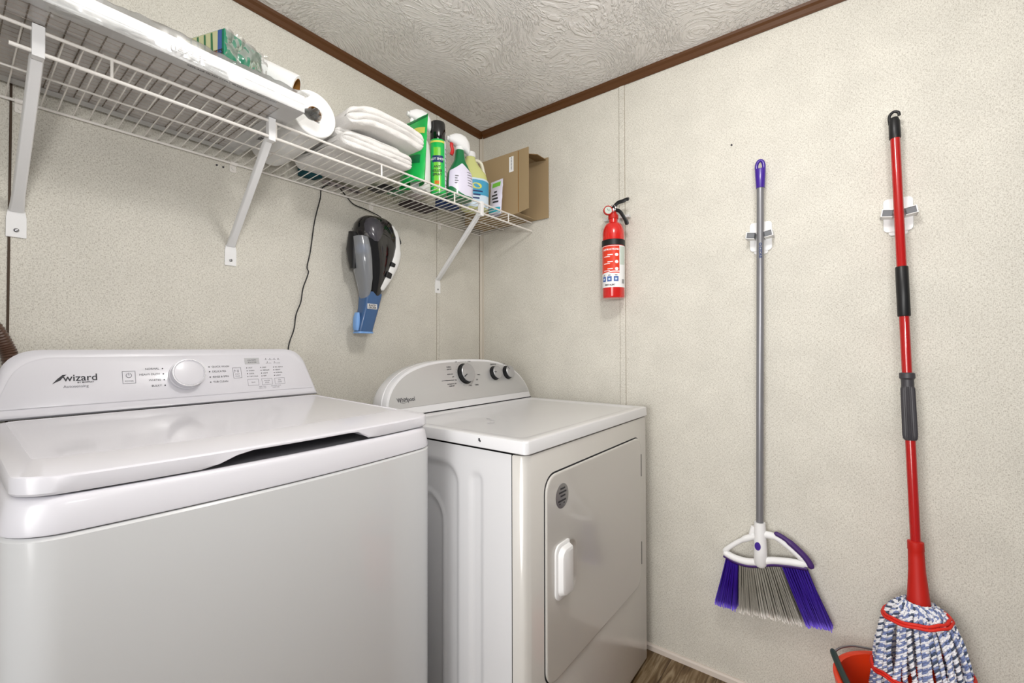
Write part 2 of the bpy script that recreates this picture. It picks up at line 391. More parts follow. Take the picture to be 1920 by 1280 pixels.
loft(b, [wring(0, 0.05, rf=0.03, yb=yb, zf=lambda x, y: 0.9225+(0.0135*notch(x) if y < -0.4 else 0)),
         wring(0, 0.014, rf=0.042, insB=0, yb=yb, zf=lambda x, y: zbot(x, y)+0.001),
         wring(0, 0.0105, rf=0.042, insB=0, yb=yb, zf=zbot),
         wring(0, 0.0085, rf=0.040, insB=0, yb=yb, zf=lambda x, y: max(zbot(x, y)+0.001, 0.921)),
         wring(0, 0.0085, rf=0.040, insB=0, yb=yb, zf=zl(-0.004)),
         wring(0, 0.0100, rf=0.036, insB=0.001, yb=yb, zf=zl(-0.0015)),
         wring(0, 0.0130, rf=0.030, insB=0.002, yb=yb, zf=zl(0.0)),
         wring(0, 0, rf=0.012, insF=0.105, insS=0.034, insB=0.022, yb=yb, zf=zl(0.0045)),
         wring(0, 0, rf=0.012, insF=0.107, insS=0.035, insB=0.024, yb=yb, zf=zl(0.0030))], cap1=False)
obj('lid', b, 'plastic', wm, 30)
b = B(); R = loft(b, [wring(0, 0, rf=0.012, insF=0.107, insS=0.035, insB=0.024, yb=yb, zf=zl(0.0030)), wring(0, 0, rf=0.012, insF=0.115, insS=0.043, insB=0.032, yb=yb, zf=zl(0.0030))], cap0=False)
obj('lid_window', b, 'glass_white', wm, 30)
# console
def wface_y(z): return -0.092 + (z-0.957)*0.32
def wout(ins, z0=0.9575, z1=1.0975):
    hb, ht = 0.3375-ins, 0.302-ins; zb, zt = z0+ins, z1-ins; r = 0.052
    pts = [(-hb, zb), (hb, zb)]
    # right top corner rounding between slanted side and top
    def corner(sign):
        sidep = Vector((sign*ht, zt)); dn = Vector((sign*hb, zb))-sidep; dn.normalize(); tp = Vector((-sign, 0))
        a = sidep+dn*r; c = sidep+tp*r; out = []
        for k in range(9):
            t = k/8; out.append(tuple(a*(1-t)**2 + sidep*2*t*(1-t) + c*t*t))
        return out
    pts += corner(1) + corner(-1)[::-1]
    return [(wc+x, z) for x, z in pts]
def wr(ins, d, z0=0.9575): return [(x, wface_y(z)+d, z) for x, z in wout(ins, z0)]
def wrb(ins, y): return [(x, y, z) for x, z in wout(ins)]
b = B(); loft(b, [wr(0.012, 0.0), wr(0.004, 0.0015), wr(0.0, 0.007), [(x, max(wface_y(z)+0.014, -0.034), z-0.002) for x, z in wout(0.001)], wrb(0.012, -0.031)]); obj('console', b, 'plastic', wm, 45)
b = B(); loft(b, [wr(0.0165, 0.0005, 0.962), wr(0.0165, -0.0016, 0.962), wr(0.019, -0.0028, 0.962)]); obj('control_panel', b, 'plastic', wm, 30)
WN = Vector((0, -1, 0.32)).normalized()
def wf(off=0.0033):
    return lambda x, z: Vector((x, wface_y(z), z)) + WN*off
b = B()
kX = axisX(Vector((-1.2110, wface_y(1.031), 1.031))+WN*0.0028, WN)
lathe(b, [(0.0365, 0), (0.0375, 0.001), (0.0372, 0.006), (0.0350, 0.0065), (0.0345, 0.020), (0.0355, 0.0215), (0.0345, 0.0245), (0.0318, 0.0245), (0.0310, 0.0232), (0.0305, 0.0238), (0.0200, 0.0250), (0.001, 0.0254)], kX, 48)
kn = obj('dial', b, 'plastic', wm, 35)
b = B(); lathe(b, [(0.0338, 0.0240), (0.0354, 0.0242), (0.0352, 0.0258), (0.0334, 0.0258), (0.0328, 0.0244)], kX, 48, cap=False); obj('dial_ring', b, mat('satin_ring', (205, 205, 208), 0.25, metal=0.5), kn, 35)
f = wf()
b = B()
text(b, 'wizard', f, -1.4320, 1.0290, 0.0205, bold=0.0002)
g = [(-1.4485, 1.0240), (-1.4405, 1.0345), (-1.4325, 1.0425), (-1.4260, 1.0430), (-1.4310, 1.0385), (-1.4360, 1.0310), (-1.4410, 1.0285)]
b.faces.new([b.verts.new(f(*p)) for p in g])
obj('brand_lettering', b, 'ink', wm, 0)
b = B()
text(b, 'BY MOFFAT', f, -1.4100, 1.0240, 0.0046, sx=1.1, bold=0.0001)
obj('brand_subline', b, 'ink', wm, 0); b = B()
for s, z in (('NORMAL', 1.0495), ('HEAVY DUTY', 1.0365), ('WHITES', 1.0225), ('BULKY', 1.0090)):
    text(b, s, f, -1.2650+(1.0495-z)*0.06, z-0.002, 0.0066, 'RIGHT'); dot(b, f, -1.2585+(1.0495-z)*0.06, z, 0.0016)
obj('cycle_list', b, 'ink', wm, 0); b = B()
for s, z in (('QUICK WASH', 1.0500), ('DELICATES', 1.0375), ('RINSE & SPIN', 1.0235), ('TUB CLEAN', 1.0105)):
    text(b, s, f, -1.1530, z-0.002, 0.0066); dot(b, f, -1.1590, z, 0.0016)
obj('cycle_list', b, 'ink', wm, 0)
for c_, (x, ws) in enumerate(((-1.0680, ('HOT', 'WARM', 'COOL', 'TAP COLD')), (-1.0310, ('DEEP', 'MEDIUM', 'LIGHT', 'OFF')), (-0.9960, ('EX. HEAVY', 'HEAVY', 'NORMAL', 'LIGHT')))):
    b = B()
    for k, s in enumerate(ws):
        z = 1.0440-k*0.0080; dot(b, f, x, z, 0.0013); text(b, s, f, x+0.004, z-0.0015, 0.0048)
    obj('setting_list', b, 'ink', wm, 0)
b = B()
for k in range(4): dot(b, f, -1.0145+k*0.0118, 1.0685, 0.0011)
for k in range(2): dot(b, f, -1.0110+k*0.0200, 1.0590, 0.0011)
obj('status_lights', b, 'ink', wm, 0)
b = B()
text(b, 'Autosensing', f, -1.4320, 1.0150, 0.0080)
obj('model_lettering', b, 'ink_l', wm, 0); b = B()
rectline(b, f, -1.3350, -1.3110, 1.0175, 1.0460, 0.0008)
th = [f(-1.3230+0.0050*math.cos(a), 1.0360+0.0050*math.sin(a)) for a in [PI*0.65+k*PI*1.7/16 for k in range(17)]]
tube(b, th, 0.0005, 6); tube(b, [f(-1.3230, 1.0360), f(-1.3230, 1.0420)], 0.0005, 6)
text(b, 'POWER', f, -1.3230, 1.0215, 0.0046, 'CENTER')
obj('power_button', b, 'ink_l', wm, 0); b = B()
rectline(b, f, -1.1040, -1.0830, 1.0175, 1.0460, 0.0008)
tube(b, [f(-1.1000, 1.0400), f(-1.1000, 1.0330), f(-1.0955, 1.0365), f(-1.1000, 1.0400)], 0.0004, 5)
for x in (-1.0925, -1.0900): tube(b, [f(x, 1.0400), f(x, 1.0330)], 0.0004, 5)
text(b, 'START', f, -1.0935, 1.0270, 0.0040, 'CENTER'); text(b, 'PAUSE', f, -1.0935, 1.0215, 0.0040, 'CENTER')
obj('start_button', b, 'ink_l', wm, 0)
for x, s in ((-1.0700, ('TEMP',)), (-1.0330, ('WATER', 'LEVEL')), (-0.9975, ('SOIL', 'LEVEL'))):
    b = B(); rectline(b, f, x, x+0.0285, 0.9950, 1.0125, 0.0006)
    for k, t in enumerate(s): text(b, t, f, x+0.0142, 1.0020+(0.003 if len(s) > 1 else 0)-k*0.0055, 0.0046, 'CENTER')
    obj('setting_button', b, 'ink_l', wm, 0)
b = B()
for x, t in ((-1.0330, ('TEMP LOCK', 'HOLD 3 SEC')), (-0.9960, ('CONTROL LOCK', 'HOLD 3 SEC'))):
    for k, s in enumerate(t): text(b, s, f, x, 0.9895-k*0.0042, 0.0036, 'CENTER')
for k, s in enumerate(('FILL', 'WASH', 'RINSE', 'SPIN')): text(b, s, f, -1.0145+k*0.0118, 1.0645, 0.0034, 'CENTER')
text(b, 'LID LOCK', f, -1.0080, 1.0545, 0.0034, 'CENTER'); text(b, 'AUTO SOAK', f, -0.9850, 1.0545, 0.0034, 'CENTER')
obj('fine_print', b, 'ink_l', wm, 0)
b = B(); patch(b, wf(0.0031), -1.0715, -1.0330, 1.0540, 1.0715, 2, 2); dp = obj('display', b, 'grey', wm, 0)
b = B(); text(b, 'LAUNDRY', f, -1.0520, 1.0640, 0.0052, 'CENTER'); text(b, 'BOOSTER', f, -1.0520, 1.0575, 0.0052, 'CENTER'); obj('display_text', b, 'ink', dp, 0)

# ================================================================ DRYER
dx0, dx1, dyf, dyb, dzt = -0.800, -0.0642, -0.8375, -0.235, 0.8914
dr = thing('clothes_dryer', 'white front-load dryer with a silver fascia and three black-sided dials', 'clothes dryer', ((dx0+dx1)/2, -0.5, 0))
def grid(bm, us, vs, f):
    g = [[bm.verts.new(f(u, v)) for v in vs] for u in us]
    for i in range(len(us)-1):
        for j in range(len(vs)-1): bm.faces.new((g[i][j], g[i+1][j], g[i+1][j+1], g[i][j+1]))
    return g
def sdrr(x, y, cx, cy, hx, hy, r):
    qx, qy = abs(x-cx)-hx+r, abs(y-cy)-hy+r
    return math.hypot(max(qx, 0), max(qy, 0))+min(max(qx, qy), 0)-r
# side walls with pressed stiffening shapes
b = B()
N1, N2 = 90, 110
def side(y, z):
    d = 0.006*(1-sstep(-0.010, 0.004, sdrr(y, z, -0.43, 0.40, 0.195, 0.405, 0.05)))
    d -= 0.004*(1-sstep(-0.006, 0.003, abs(sdrr(y, z, -0.41, 0.30, 0.16, 0.42, 0.07))-0.004))
    d += 0.004*(1-sstep(-0.006, 0.004, sdrr(y, z, -0.687, 0.42, 0.018, 0.375, 0.016)))
    return Vector((dx0+0.002+d, y, z))
grid(b, [-0.795+i*(0.795+dyb)/N1 for i in range(N1+1)], [0.02+j*0.836/N2 for j in range(N2+1)], side)
box(b, dx1-0.004, dx1-0.001, -0.795, dyb, 0.02, 0.857); box(b, dx0+0.004, dx1-0.004, dyb-0.003, dyb, 0.02, 0.857)
obj('cabinet', b, 'enamel2', dr, 60)
b = B(); box(b, dx0+0.03, dx1-0.03, dyf+0.04, dyb-0.02, 0.0, 0.85); obj('chassis', b, 'dark_gap', dr, 0)
# front panel, wraps round both vertical corners
fr = [(dx0, -0.7985), (dx0, -0.815), (dx0+0.003, -0.826), (dx0+0.011, -0.8345), (dx0+0.022, dyf), (dx1-0.014, dyf), (dx1-0.005, dyf+0.004), (dx1, dyf+0.012), (dx1, -0.7985)]
inn = [(x+(0.002 if i < 4 else -0.002 if i > 5 else 0), y+(0.002 if 2 < i < 7 else 0)) for i, (x, y) in enumerate(fr)]
b = B()
for (z0, z1) in ((0.015, 0.8565),):
    loft(b, [[(x, y, z0) for x, y in inn]+[(x, y+0.03, z0) for x, y in ((dx1-0.004, -0.83), (dx0+0.004, -0.83))], [(x, y, z0+0.002) for x, y in fr]+[(x, y+0.03, z0) for x, y in ((dx1-0.004, -0.83), (dx0+0.004, -0.83))],
             [(x, y, z1-0.003) for x, y in fr]+[(x, y+0.03, z1) for x, y in ((dx1-0.004, -0.83), (dx0+0.004, -0.83))], [(x, y, z1) for x, y in inn]+[(x, y+0.03, z1) for x, y in ((dx1-0.004, -0.83), (dx0+0.004, -0.83))]])
obj('front_panel', b, 'cream', dr, 35)
def dring(z, ins, r=0.012, insB=None):
    return [(x, y, z) for x, y in rrect(dx0-0.002+ins, dx1+0.002-ins, dyf-0.003+ins, dyb+0.0-(ins if insB is None else insB), r, 5)]
b = B()
loft(b, [dring(0.8600, 0.03), dring(0.8600, 0.004, 0.008), dring(0.8605, 0.0015, 0.010), dring(0.8620, 0.0, 0.012), dring(0.8870, 0.001, 0.012), dring(0.8895, 0.0025, 0.012), dring(0.8912, 0.0065, 0.012), dring(0.8914, 0.012, 0.012),
         dring(0.8914, 0.030, 0.02, 0.115), dring(0.8875, 0.040, 0.02, 0.125), dring(0.8870, 0.046, 0.02, 0.13)])
tp = obj('top_panel', b, 'enamel2', dr, 35)
b = B()
for (y, z, s) in ((-0.700, 0.8800, 1), (-0.703, 0.8770, 0.7)): box(b, dx0-0.0024, dx0-0.0016, y-0.0022*s, y+0.0022*s, z-0.004*s, z+0.003*s)
obj('chip', b, 'ink', tp, 0)
for k, (x, y, r_) in enumerate(((-0.640, -0.600, 0.012), (-0.600, -0.570, 0.010), (-0.585, -0.545, 0.007))):
    b = B(); b.faces.new([b.verts.new((x+r_*(1+0.5*math.sin(j*2.3+k))*math.cos(2*PI*j/14), y+0.6*r_*(1+0.4*math.cos(j*1.7))*math.sin(2*PI*j/14), 0.8874)) for j in range(14)]); obj('scuff', b, mat('scuff_grey', (200, 200, 204), 0.4), tp, 0)
# door with a pressed finger pocket
DX0, DX1, DZ0, DZ1 = -0.7270, -0.1355, 0.3000, 0.7965
def dens(a, c, fine, coarse, step, big):
    out = [a]
    while out[-1] < c-1e-6:
        s = step if fine-0.012 < out[-1] < coarse+0.012 else big
        out.append(min(c, out[-1]+s))
    return out
b = B()
def doorf(x, z):
    y = dyf-0.0065
    y += 0.017*(1-sstep(-0.016, 0.003, sdrr(x, z, -0.6150, 0.5500, 0.0270, 0.0560, 0.024)))
    return Vector((x, y, z))
yy = dyf-0.0065
def dr_ring(ins, y, r=0.042, n=8): return [(x, y, z) for x, z in rrect(DX0+ins, DX1-ins, DZ0+ins, DZ1-ins, r, n)]
loft(b, [dr_ring(0.001, dyf-0.0002), dr_ring(0.0, dyf-0.0035), dr_ring(0.0012, dyf-0.0055), dr_ring(0.004, yy)], cap0=True, cap1=False)
def pk(ins, dy): return [(x, yy+dy, z) for x, z in rrect(-0.6500+ins, -0.5855-ins, 0.4880+ins, 0.6130-ins, 0.028-ins*0.6, 8)]
loft(b, [dr_ring(0.004, yy), dr_ring(0.012, yy), pk(-0.012, 0), pk(-0.004, 0), pk(-0.001, 0), pk(0.001, 0.0010), pk(0.005, 0.0036), pk(0.009, 0.0050), pk(0.014, 0.0055)], cap0=False, cap1=True)
# corners of the opening that the projection misses
do = obj('door', b, 'cream', dr, 30)
b = B(); loft(b, [[(x, dyf-0.0008, z) for x, z in rrect(DX0-0.0022, DX1+0.002, DZ0-0.0030, DZ1+0.0030, 0.044, 8)], [(x, dyf-0.0002, z) for x, z in rrect(DX0-0.0022, DX1+0.002, DZ0-0.0030, DZ1+0.0030, 0.044, 8)]]); obj('door_gap', b, 'dark_gap', dr, 0)
b = B()
hc = rrect(-0.6900, -0.6300, 0.4900, 0.6220, [0.020, 0.004, 0.004, 0.020], 6)
def hr(ins, y): return [(x, y, z) for x, z in rrect(-0.6930+ins, -0.6290-ins*0.4, 0.4890+ins, 0.6230-ins, [0.020, 0.003, 0.003, 0.020], 6)]
loft(b, [hr(0, yy), hr(0, yy-0.004), hr(0.004, yy-0.006), hr(0.007, yy-0.006), hr(0.012, yy-0.017), hr(0.017, yy-0.019)])
obj('handle', b, 'white', do, 30)
b = B(); lathe(b, [(0.0302, 0), (0.0302, 0.0005), (0.0290, 0.0008), (0.001, 0.0008)], axisX((-0.6570, yy, 0.7355), (0, -1, 0)), 36); stk = obj('round_sticker', b, 'steel', do, 30)
fs = lambda u, v: Vector((u, yy-0.0010, v))
b = B()
for k, s in enumerate(('ANY RESIN', 'WARNING', 'BEFORE USE', 'TAKE CARE')): pass
for (u0, u1, v) in ((-0.667, -0.644, 0.7535), (-0.673, -0.638, 0.7445), (-0.666, -0.643, 0.7355), (-0.677, -0.640, 0.7245)):
    patch(b, fs, u0, u1, v-0.0022, v+0.0022, 1, 1)
patch(b, fs, -0.672, -0.666, 0.7160, 0.7190, 1, 1); patch(b, fs, -0.652, -0.646, 0.7160, 0.7190, 1, 1)
obj('sticker_print', b, 'ink', stk, 0)
for z0, z1 in ((0.662, 0.736), (0.365, 0.440)):
    b = B(); box(b, DX1-0.001, DX1+0.004, dyf-0.006, dyf-0.0004, z0, z1); obj('hinge', b, 'black', dr, 0)
# console
dc = (dx0+dx1)/2
def dface_y(z): return -0.339 + (z-0.8925)*0.30
def arc_outline(ins, z0=0.8950, n=44):
    hw = 0.3655-ins; h = 0.1635-ins; out = [(dc-hw, z0+(0.0 if ins == 0 else 0)), (dc+hw, z0)]
    for k in range(n+1):
        a = PI*k/n; c, s = math.cos(a), math.sin(a); e = 2/2.9
        x = dc + hw*math.copysign(abs(c)**e, c); z = 0.8950 + h*abs(s)**(2/2.15)
        if z > z0+0.002: out.append((x, z))
    return out
def fixn(o, n): return o
def dr2(ins, d, z0=0.8950):
    o = [(dc+(0.3655-ins)*math.copysign(abs(math.cos(PI*k/44))**(2/2.9), math.cos(PI*k/44)), max(z0, 0.8950+(0.1635-ins)*abs(math.sin(PI*k/44))**(2/2.15))) for k in range(45)]
    return [(x, dface_y(z)+d, z) for x, z in o]
b = B(); loft(b, [dr2(0.006, 0), dr2(0.0015, 0.0015), dr2(0, 0.006), dr2(0, 0.020), dr2(0.003, 0.0215), dr2(0.003, 0.0235), dr2(0.0, 0.025), dr2(0.003, 0.060), [(x, y, z) for x, y, z in dr2(0.022, 0.098)]]); obj('console', b, 'enamel2', dr, 40)
b = B(); loft(b, [[(x, dface_y(0.8935)-0.001, 0.8918) for x in (dx0+0.004, dx1-0.004)]+[(x, -0.24, 0.8918) for x in (dx1-0.004, dx0+0.004)], [(x, dface_y(0.8935)-0.001, 0.8945) for x in (dx0+0.004, dx1-0.004)]+[(x, -0.24, 0.8945) for x in (dx1-0.004, dx0+0.004)]]); obj('console_gap', b, 'dark_gap', dr, 0)
b = B(); loft(b, [dr2(0.0085, -0.0002, 0.9165), dr2(0.0085, -0.0010, 0.9165), dr2(0.0095, -0.0013, 0.9172)]); fa = obj('fascia', b, 'silver', dr, 30)
DN = Vector((0, -1, 0.30)).normalized()
def df(off=0.0017): return lambda x, z: Vector((x, dface_y(z), z))+DN*off
def dial(x, z, r, h, ang, big):
    X = axisX(df(0.0013)(x, z), DN)
    b = B(); lathe(b, [(r*1.10, 0), (r*1.10, 0.0008), (r*1.02, 0.001), (r, 0.003), (r*0.97, h-0.002), (r*0.9, h-0.001), (0.001, h-0.001)], X, 40)
    k = obj('dial', b, 'black', dr, 35)
    b = B(); lathe(b, [(r*0.955, h-0.0022), (r*0.965, h), (r*0.92, h+0.0012), (r*0.86, h+0.0006), (r*0.80, h+0.0010), (0.001, h+0.0014)], X, 40); obj('dial_cap', b, 'knob_silver', k, 35)
    b = B()
    c, s = math.cos(ang), math.sin(ang)
    P = lambda u, v, q: X @ Vector((v*c-u*s, v*s+u*c, q))     # local x of X is 'up'
    w_ = r*0.05
    q = h+0.0017
    b.faces.new([b.verts.new(P(u, v, q)) for u, v in ((-w_, r*0.35), (w_, r*0.35), (w_, r*0.9), (-w_, r*0.9))]); obj('pointer', b, 'ink', k, 0)
    return k
dial(-0.4350, 1.0065, 0.0345, 0.019, math.radians(118), True)
dial(-0.2700, 1.0010, 0.0255, 0.018, math.radians(88), False)
dial(-0.1900, 1.0000, 0.0255, 0.018, math.radians(30), False)
f = df(0.0019)
b = B()
text(b, 'Whirlpool', f, -0.7530, 0.9350, 0.0180, bold=0.0002, sx=0.92)
tube(b, spline([f(-0.7290+0.014*math.cos(a), 0.9385+0.0075*math.sin(a)) for a in [k*2*PI/10+2.6 for k in range(9)]], 3), 0.0005, 6)
obj('brand_lettering', b, 'ink', fa, 0)
b = B()
text(b, 'WRINKLE SHIELD', f, -0.4980, 0.9855, 0.0052, 'RIGHT'); box(b, -0.4895, -0.4860, dface_y(0.987)-0.0022, dface_y(0.987)-0.0018, 0.9852, 0.9890)
patch(b, f, -0.5560, -0.4880, 0.9868, 0.9880, 1, 1)
for s, x, z, al in (('NORMAL', -0.4980, 1.0310, 'RIGHT'), ('LESS DRY', -0.4980, 1.0230, 'RIGHT'), ('MORE DRY', -0.4960, 1.0060, 'RIGHT'), ('OFF', -0.4930, 0.9965, 'RIGHT'), ('AUTOMATIC DRY', -0.4880, 0.9730, 'RIGHT'), ('DAMP DRY', -0.4990, 0.9660, 'RIGHT'),
                     ('OFF', -0.4640, 1.0475, 'RIGHT'), ('START', -0.4080, 1.0475, 'LEFT'), ('TIMED', -0.3720, 0.9975, 'LEFT'), ('DRY', -0.3840, 0.9800, 'LEFT'), ('COOL', -0.4280, 0.9620, 'LEFT'), ('TUMBLE', -0.3960, 0.9620, 'LEFT'),
                     ('TEMPERATURE', -0.2680, 1.0330, 'CENTER'), ('START', -0.1980, 1.0330, 'CENTER')):
    text(b, s, f, x, z, 0.0056, al, bold=0.0001)
for k in range(22):
    a = math.radians(-60+k*300/21)+PI/2; r_ = 0.0425
    tube(b, [f(-0.4350+r_*math.cos(a), 1.0065+r_*math.sin(a)), f(-0.4350+(r_+0.003)*math.cos(a), 1.0065+(r_+0.003)*math.sin(a))], 0.0003, 4)
obj('dial_markings', b, 'ink', fa, 0)
for x in (-0.2700, -0.1900):
    b = B()
    for k in range(7):
        a = math.radians(20+k*140/6); r_ = 0.0300
        tube(b, [f(x+r_*math.cos(a), 1.0005+r_*math.sin(a)), f(x+(r_+0.002)*math.cos(a), 1.0005+(r_+0.002)*math.sin(a))], 0.0003, 4)
    obj('dial_markings', b, 'ink', fa, 0)

# ================================================================ WIRE SHELF
def zb_(x): return 1.6395+0.0078*x
def zf_(x): return 1.6505+0.0025*x
def zd(x, y): t = -y/0.305; return zb_(x)*(1-t)+zf_(x)*t
SX0 = -1.62; SX1 = -0.012; YF = -0.305
sh = thing('wire_shelf', 'white coated wire shelf running along the back wall above the machines', 'shelf', (-0.8, -0.15, 1.60))
b = B(); n = int((SX1-SX0)/0.0254)
for k in range(n+1):
    x = SX1-0.004-k*0.0254
    if x < SX0: break
    tube(b, [(x, -0.006, zb_(x)+0.003), (x, YF+0.001, zf_(x)+0.0035)], 0.0014, 6)
obj('wire_deck', b, 'wire', sh)
for y, dz, r, x0, nm in ((-0.008, -0.0010, 0.0032, SX0, 'back_rail'), (-0.150, -0.0015, 0.0022, SX0, 'middle_rail'), (YF, 0.0, 0.0032, SX0, 'front_rail')):
    b = B(); tube(b, [(x0+(SX1-x0)*k/8, y, zd(x0+(SX1-x0)*k/8, y)+dz) for k in range(9)], r, 10); obj(nm, b, 'wire', sh)
b = B(); tube(b, [(x, YF-0.002, zf_(x)-0.0385) for x in (-1.530, -1.1, -0.6, SX1+0.002)], 0.0036, 10); obj('front_lip', b, 'wire', sh)
for x in (-1.401, -1.100, -0.795, -0.488, -0.177):
    b = B(); tube(b, [(x, YF, zf_(x)), (x, YF-0.001, zf_(x)-0.038)], 0.0026, 8); obj('lip_strut', b, 'wire', sh)
def bracket(x, dx=0.0):
    b = B()
    base = Vector((x, -0.004, 1.392)); topp = Vector((x+dx, YF+0.006, 1.612))
    d = (topp-base).normalized(); nrm = Vector((1, 0, 0)); up_ = nrm.cross(d)
    # folded channel: U section that faces the wall
    sec = [(-0.0095, 0.008), (-0.0095, -0.001), (-0.0075, -0.005), (0.0075, -0.005), (0.0095, -0.001), (0.0095, 0.008), (0.0078, 0.008), (0.0078, -0.0015), (0.0065, -0.0033), (-0.0065, -0.0033), (-0.0078, -0.0015), (-0.0078, 0.008)]
    s = -1 if up_.y > 0 else 1
    rings = []
    for t, k, e in ((0, 1.25, 0.35), (0.06, 1.1, 0.8), (0.14, 1, 1), (0.97, 0.95, 1), (1, 0.95, 1)):
        p = base.lerp(topp, t); rings.append([p + nrm*(a*k) + up_*(s*-1*c*e) for a, c in sec])
    loft(b, rings)
    # hook over the front rods
    box(b, x+dx-0.008, x+dx+0.008, YF-0.0065, YF-0.004+0.014, 1.600, 1.655)
    br = obj('bracket', b, 'bracket', sh, 30, bevel=0.0015)
    b = B()
    R = [(-0.0125, 1.395), (-0.0150, 1.378), (-0.0150, 1.337), (0.0150, 1.337), (0.0150, 1.378), (0.0125, 1.395)]
    loft(b, [[(x+u, -0.0005, z) for u, z in R], [(x+u, -0.0035, z) for u, z in R]])
    obj('foot_plate', b, 'bracket', br, 0, bevel=0.0008)
    b = B(); lathe(b, [(0.0042, 0), (0.0042, 0.0015), (0.003, 0.0025), (0.001, 0.0027)], axisX((x, -0.0035, 1.352), (0, -1, 0)), 12); obj('screw', b, 'steel', br)
for x, d_ in ((-1.4965, 0.0), (-1.0870, -0.024), (-0.2850, -0.060)): bracket(x, d_)
for x in (-1.4930, -1.0830, -0.2760, -0.62):
    z = zb_(x); b = B()
    loft(b, [[(x+u, -0.0005, z+v) for u, v in rrect(-0.0085, 0.0085, -0.024, 0.006, 0.003, 3)], [(x+u, -0.004, z+v) for u, v in rrect(-0.0085, 0.0085, -0.024, 0.006, 0.003, 3)]])
    tube(b, [(x-0.009, -0.008, z), (x+0.009, -0.008, z)], 0.0058, 12)
    lathe(b, [(0.0045, 0), (0.004, 0.003), (0.001, 0.0032)], axisX((x, -0.004, z-0.014), (0, -1, 0)), 12)
    obj('wall_clip', b, 'wire', sh, 35)

# ---------------------------------------------------------------- air filters in film
DK = 0.0052   # half thickness of the deck wires above the rail line
fx0, fx1, fy0, fy1 = -1.590, -1.074, -0.392, -0.020
fz = 1.6560
af = thing('air_filter_pack', 'flat white air filters in crinkled clear film at the left end of the shelf', 'air filter', ((fx0+fx1)/2, -0.2, fz))
for k in range(2):
    z0 = fz+k*0.0195; z1 = z0+0.0190
    b = B(); t = 0.0012; wd = 0.026
    for a in ((fx0, fx1, fy0, fy0+t), (fx0, fx1, fy1-t, fy1)): box(b, *a, z0, z1)
    for a in ((fx0, fx0+t), (fx1-t, fx1)): box(b, *a, fy0+t, fy1-t, z0, z1)
    for zz in (z0, z1-t):
        box(b, fx0+t, fx1-t, fy0+t, fy0+wd, zz, zz+t); box(b, fx0+t, fx1-t, fy1-wd, fy1-t, zz, zz+t)
        box(b, fx0+t, fx0+wd, fy0+wd, fy1-wd, zz, zz+t); box(b, fx1-wd-0.02, fx1-t, fy0+wd, fy1-wd, zz, zz+t)
    fr_ = obj('frame', b, 'frame', af, 0)
    b = B(); us = []
    p = fx0+0.02; i = 0
    rings = []
    while p < fx1-0.04:
        rings.append((p, z0+0.0025)); rings.append((p+0.0105, z0+0.0030)); rings.append((p+0.0115, z0+0.0055)); rings.append((p+0.0125, z0+0.0030)); p += 0.0235
    g = [[b.verts.new((x, y, z)) for x, z in rings] for y in (fy0+0.02, fy1-0.02)]
    for i in range(len(rings)-1): b.faces.new((g[0][i], g[0][i+1], g[1][i+1], g[1][i]))
    obj('pleated_media', b, 'pleat', af, 0)
    if k == 0:
        b = B()
        y = fy0+0.034
        while y < fy1-0.02:
            tube(b, [(fx0+0.02, y, z0+0.002), (fx1-0.04, y, z0+0.002)], 0.0006, 5); y += 0.0165
        obj('support_mesh', b, 'filter_wire', af, 30)
        b = B(); p = fx0+0.02+0.0115
        while p < fx1-0.04:
            box(b, p-0.0009, p+0.0009, fy0+0.026, fy1-0.026, z0+0.0018, z0+0.0024); p += 0.0235
        obj('pleat_creases', b, 'pleat_line', af, 0)
    if k == 0:
        b = B()
        fb = lambda u, v: Vector((u, -v, z0-0.0004))
        text(b, 'AIR FLOW', lambda u, v: Vector((fx1-0.012+v, -0.20-u, z0-0.0004)), 0, 0, 0.016, 'CENTER', bold=0.0003)
        text(b, 'REPLACE FILTER EVERY 90 DAYS - DO NOT CLEAN', lambda u, v: Vector((-1.22+u, fy0+0.010-v, z0-0.0004)), 0, 0, 0.0075, 'CENTER')
        obj('print', b, 'ink', fr_, 0)
b = B(); text(b, '16x20', lambda u, v: Vector((-1.3060-u, fy0-0.0185, fz+0.0250-v)), 0, 0, 0.0215, 'CENTER', bold=0.0004); size_bm = b
# film sleeve
b = B(); rings = []
NX = 90
for i in range(NX+1):
    x = fx0-0.01+(fx1-fx0+0.022)*i/NX; ring = []
    m_ = 0.006
    per = rrect(fy0-m_, fy1+0.004, fz-0.0004, fz+0.0385+m_, 0.004, 4)
    # resample the section evenly
    pts = []
    for a, c in zip(per, per[1:]+per[:1]):
        L = math.dist(a, c); q = max(1, int(L/0.009))
        for k in range(q): pts.append((a[0]+(c[0]-a[0])*k/q, a[1]+(c[1]-a[1])*k/q))
    for (y, z) in pts:
        d = 0.0
        if z > fz+0.004 or y < fy0-0.002:
            nv = noise.noise(Vector((x*16, y*22, z*26))); n2 = abs(noise.noise(Vector((x*42+3, y*40, z*44+7))))
            d = 0.0050*nv+0.0050*n2
        yo = y-(d if y < fy0 else 0); zo = z+(d if z > fz+0.036 else 0)
        if yo > -0.008: yo = -0.008
        ring.append((x, yo, zo))
    rings.append(ring)
k_ = min(len(r) for r in rings)
loft(b, [r[:k_] for r in rings], cap0=False, cap1=False)
